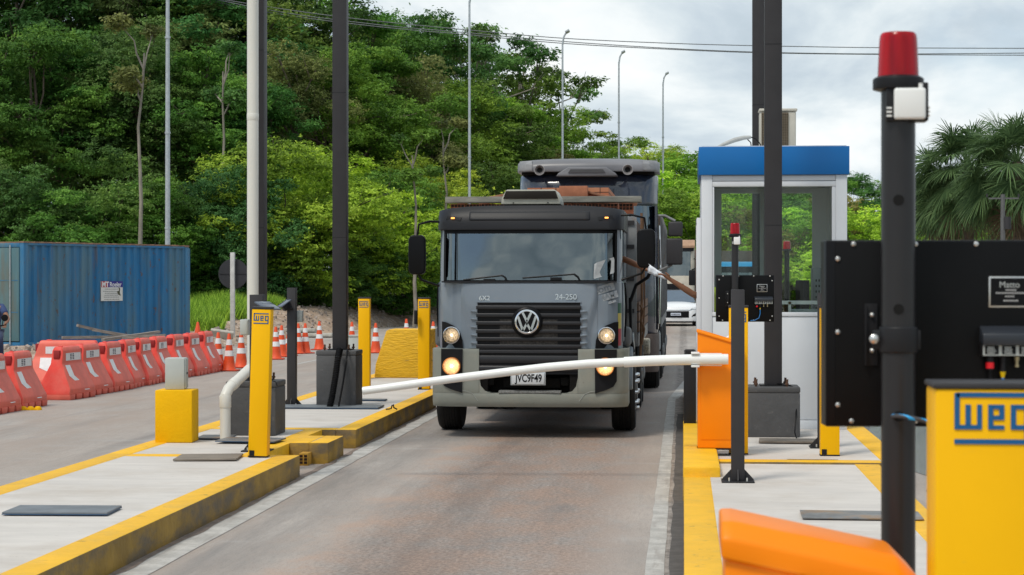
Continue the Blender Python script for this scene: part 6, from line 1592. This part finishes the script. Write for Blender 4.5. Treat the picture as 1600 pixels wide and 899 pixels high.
for lay, lst in (('back row',back),('middle row',mid),('front row',low),('on the ground',floor_)):
    for px, d, top, k, col in lst:
        j = tuple(c*rt.uniform(.85,1.15) for c in col)
        lab = '%s %s %s, %s' % (tone[col], 'tree' if k[0] in 'to' else 'bush', where(px), lay)
        if k == 'open': lab = 'open crowned tree %s, %s' % (where(px), lay)
        tree(k, lab, px, d, top, j, rt.uniform(0,6.28), rt.uniform(.95,1.2), FG, 'forest_tree' if k[0] in 'to' else 'forest_bush', 'tree' if k[0] in 'to' else 'bush')
# pale slender trunks that stand out before the foliage
tree('slim', 'slender pale bare trunk standing before the dark foliage above the container', 219, 66, -8, OL, 1.0, 1.0, name='slender_tree')
tree('slim', 'slender leaning pale trunk beside the mirror of the grey truck', 646, 73, 180, MG, 3.0, 1.2, name='slender_tree')
tree('slim', 'short brown trunk showing between bushes above the grey truck', 697, 82, 160, OL, 4.4, 1.2, name='slender_tree')
tree('slim', 'thin pale trunk in the forest just before the drainpipe', 352, 76, 30, GG, 5.2, 1.0, name='slender_tree')
# right-hand background
far = [(905,150,232,'t1',LG),(950,158,226,'t3',MG),(990,150,236,'t2',LG),(1030,142,222,'t4',YG),(1072,140,232,'t1',LG),(1115,150,250,'t3',MG),(1160,150,258,'t2',GG),(1205,145,262,'t4',MG),(1250,150,268,'t1',LG),(1300,148,262,'t3',MG),(1345,150,264,'t2',GG),(1395,155,282,'t4',MG),(1440,150,275,'t1',GG),(1500,150,270,'t3',MG),(1560,150,262,'t2',MG),(1620,150,250,'t1',GG)]
near_ = [(1050,104,262,'b2',YG),(1085,100,290,'b1',LG),(1130,100,300,'b2',YG),(1170,96,330,'b3',BR),(1215,100,300,'b1',MG),(1255,96,320,'b2',YG),(1305,98,305,'b3',BR),(1345,92,318,'b1',YG),(1388,96,320,'b2',LG),(1430,90,330,'b1',YG),(1478,92,335,'b3',YG),(1530,96,345,'b2',LG),(1590,96,350,'b1',YG),(1035,120,300,'b1',LG)]
tone[BR]='brownish green'
def whereR(px):
    for x, s in [(925,'over the cab of the dark truck'),(970,'beyond the middle street lamp'),(1010,'over the dark truck roof end'),(1045,'behind the street lamp nearest the booth'),(1093,'just before the booth wall'),
                 (1140,'seen through the booth beside the slim beacon'),(1185,'seen through the booth behind the column'),(1235,'seen through the booth past the column'),(1280,'seen through the booth near its desk'),(1322,'at the booth corner'),(1378,'between the booth and the close mast'),
                 (1420,'hidden by the close mast'),(1465,'past the close mast'),(1525,'under the first fan palm'),(1580,'under the second fan palm'),(3000,'at the picture edge under the palms')]:
        if px < x: return s
for lay, lst in (('in the distance',far),('nearer the road',near_)):
    for px, d, top, k, col in lst:
        j = tuple(c*rt.uniform(.9,1.15)*1.15 for c in col)
        tree(k, '%s %s %s, %s' % (tone[col], 'tree' if k[0]=='t' else 'bush', whereR(px), lay), px, d, top, j, rt.uniform(0,6.28), rt.uniform(1.0,1.25), 'trees beyond the toll plaza', 'distant_tree' if k[0]=='t' else 'roadside_bush', 'tree' if k[0]=='t' else 'bush', zb=-.1)
# ------------------------------------------------------------------ fan palms
M_pstem = mat('palm stem', (.16,.12,.09), .9, var=.4, scale=4, stretch=(1,1,4))
M_pdead = mat('dry palm frond', (.22,.15,.09), .9, var=.4, scale=3)
def palm_frond(rng, L, Rf, el, azm, nleaf=56):
    """petiole plus a round fan; arrays of quads"""
    d = np.array([math.cos(azm)*math.cos(el), math.sin(azm)*math.cos(el), math.sin(el)])
    V=[];T=[]
    P0 = np.zeros(3); pts=[]
    for k in range(7):
        s=k/6; pts.append(P0 + d*L*s + np.array([0,0,-.28*L*s*s]))
    tip = pts[-1]; dd = pts[-1]-pts[-2]; dd/=np.linalg.norm(dd)
    side = np.cross(dd,[0,0,1.]); side/=np.linalg.norm(side)+1e-9; up=np.cross(side,dd)
    for a,b_ in zip(pts[:-1],pts[1:]):
        V.append([a-side*.03,a+side*.03,b_+side*.03,b_-side*.03]); T.append(.5)
    tw = rng.normal()*.5; side2 = side*math.cos(tw)+up*math.sin(tw); up2=np.cross(side2,dd)
    for k in range(nleaf):
        a = (k/(nleaf-1)-.5)*2*R(135)+rng.normal()*.03
        r = Rf*(1-.22*abs(a)/R(135))*rng.uniform(.88,1.08)
        q = dd*math.cos(a)+side2*math.sin(a)+up2*(.16*abs(math.sin(a))); q/=np.linalg.norm(q)
        w = np.cross(q, up2); w/=np.linalg.norm(w); prev=tip; dr = rng.uniform(.15,.5)
        t = rng.uniform(.2,.9)
        for s0,s1,w0,w1 in ((0,.45,.006,.022),(.45,.8,.022,.015),(.8,1,.015,.002)):
            A = tip+q*r*s0+np.array([0,0,-dr*r*s0**2.2]); B=tip+q*r*s1+np.array([0,0,-dr*r*s1**2.2])
            V.append([A-w*w0,A+w*w0,B+w*w1,B-w*w1]); T.append(t)
    return V,T
def make_palm(label, px, d, topc, Rc, seed, zb=-.1, dead=9, group='fan palms at the picture edge'):
    rng = np.random.default_rng(seed); p = W(px, d, zb); zc = EYE+(439-topc)/FP*d - zb
    t = thing('fan_palm', label, 'palm', p, 0, group)
    V=[];T=[]
    for k in range(58):
        el = R(82)-R(125)*(k/57)**.85; vv,tt = palm_frond(rng, Rc*.58*rng.uniform(.8,1.15), Rc*.45*rng.uniform(.85,1.1), el, k*2.4+rng.normal()*.15); V+=vv;T+=tt
    V = np.array(V).reshape(-1,3); n=len(T)
    me = bpy.data.meshes.new('crown'); me.from_pydata([tuple(v) for v in V],[],[tuple(range(4*i,4*i+4)) for i in range(n)])
    at = me.attributes.new('tint','FLOAT','FACE'); at.data.foreach_set('value', np.array(T,dtype=np.float32)); me.materials.append(M_leaf)
    c = bpy.data.objects.new('crown', me); C.objects.link(c); c.parent = t; c.location=(0,0,zc); c.color=(.045,.082,.030,1)
    V=[]
    for k in range(dead):
        vv,tt = palm_frond(rng, Rc*.5, Rc*.45, R(-62)+rng.normal()*.12, k*2.4, 22); V+=vv
    V=np.array(V).reshape(-1,3); me=bpy.data.meshes.new('dry_fronds'); me.from_pydata([tuple(v) for v in V],[],[tuple(range(4*i,4*i+4)) for i in range(len(V)//4)]); me.materials.append(M_pdead)
    c = bpy.data.objects.new('dry_fronds', me); C.objects.link(c); c.parent=t; c.location=(0,0,zc-.2)
    MB().loftc([((0,0,-.3),.24),((0.05,0,zc*.5),.2),((0,0,zc+.1),.17)],12).build('trunk', M_pstem, t)
make_palm('tall fan palm past the close mast, its crown whole in view', 1512, 70, 262, 2.5, 1)
make_palm('fan palm crown cut by the picture edge, highest of the three', 1590, 66, 258, 2.7, 2)
make_palm('lower fan palm nearest the close mast, drooping fronds', 1474, 74, 305, 1.9, 3, dead=12)
make_palm('low fan palm at the picture edge behind the utility pole', 1606, 78, 330, 2.2, 4)
t = thing('utility_pole', 'thin grey utility pole with crossarm standing among the palms', 'utility pole', W(1567, 62, -.1))
MB().loftc([((0,0,0),.10),((0,0,EYE+(439-304)/3000*62+.1),.07)],8).build('shaft', mat('pole concrete', (.12,.12,.12), .8), t)
zt = EYE+(439-310)/3000*62+.1; b = MB(); b.box(-.45,.5,-.03,.03,zt-.03,zt+.02); b.build('crossarm', MATS['pole concrete'], t)
b = MB(); 
for x in (-.5,.0,.5): b.cyl((x,0,zt+.03),(x,0,zt+.14),.03,n=8)
b.build('insulator', M_dark, t); MB().cyl((.14,-.02,zt-1.0),(.14,-.02,zt-.6),.12,n=12).build('transformer', M_dark, t)
# small forest palms
def add_ppalm(label, px, d, topc, Rc, seed, zb):
    make_palm(label, px, d, topc, Rc, seed, zb, 3, 'palms inside the forest')
#add_ppalm('forest palm with drooping fronds between drainpipe and dark column', 470, 79, 185, 2.3, 9, 1.0)
add_ppalm('forest palm with drooping fronds past the dark column', 590, 99, 190, 2.4, 10, 1.2)
# ------------------------------------------------------------------ grass
def grass(name, label, n, xr, yr, h, seed, cond=None, col=(.13,.235,.018)):
    rng = np.random.default_rng(seed); P=[]; 
    x = rng.uniform(*xr, n); y = rng.uniform(*yr, n)
    keep = [cond is None or cond(a,b) for a,b in zip(x,y)]; x=x[keep]; y=y[keep]; n=len(x)
    z = np.array([HT(a,b) for a,b in zip(x,y)]); hh = h*rng.uniform(.35,1.2,n)*np.array([.55+.8*vn(a*1.3,b*1.3,7) for a,b in zip(x,y)]); a = rng.uniform(0,6.28,n); lx=np.cos(a)*hh*.5; ly=np.sin(a)*hh*.5; w=.010+.010*rng.random(n)
    V = np.stack([np.stack([x-w,y,z],1),np.stack([x+w,y,z],1),np.stack([x+lx,y+ly,z+hh],1)],1).reshape(-1,3).astype(np.float32)
    me = bpy.data.meshes.new(name); me.vertices.add(3*n); me.vertices.foreach_set('co',V.ravel()); me.loops.add(3*n); me.loops.foreach_set('vertex_index',np.arange(3*n,dtype=np.int32)); me.polygons.add(n); me.polygons.foreach_set('loop_start',np.arange(0,3*n,3,dtype=np.int32))
    try: me.polygons.foreach_set('loop_total', np.full(n,3,dtype=np.int32))
    except Exception: pass
    at = me.attributes.new('tint','FLOAT','FACE'); at.data.foreach_set('value', rng.uniform(0,1,n).astype(np.float32)); me.update(); me.materials.append(M_leaf)
    o = bpy.data.objects.new(name, me); C.objects.link(o); o.color=(*col,1); tag(o, label, None, None, 'stuff')
grass('grass', 'bright tall grass between the container and the forest', 150000, (-24,-13.4), (56.5,68), .50, 1, lambda x,y: x < -14.3-.5*math.sin(y*1.3)-.02*(y-56))
grass('grass', 'thin weeds along the forest foot', 26000, (-19,-12.5), (67,84), .5, 2, lambda x,y: x < edgeX(y)-2.5-1.5*vn(x,y), (.09,.17,.03))
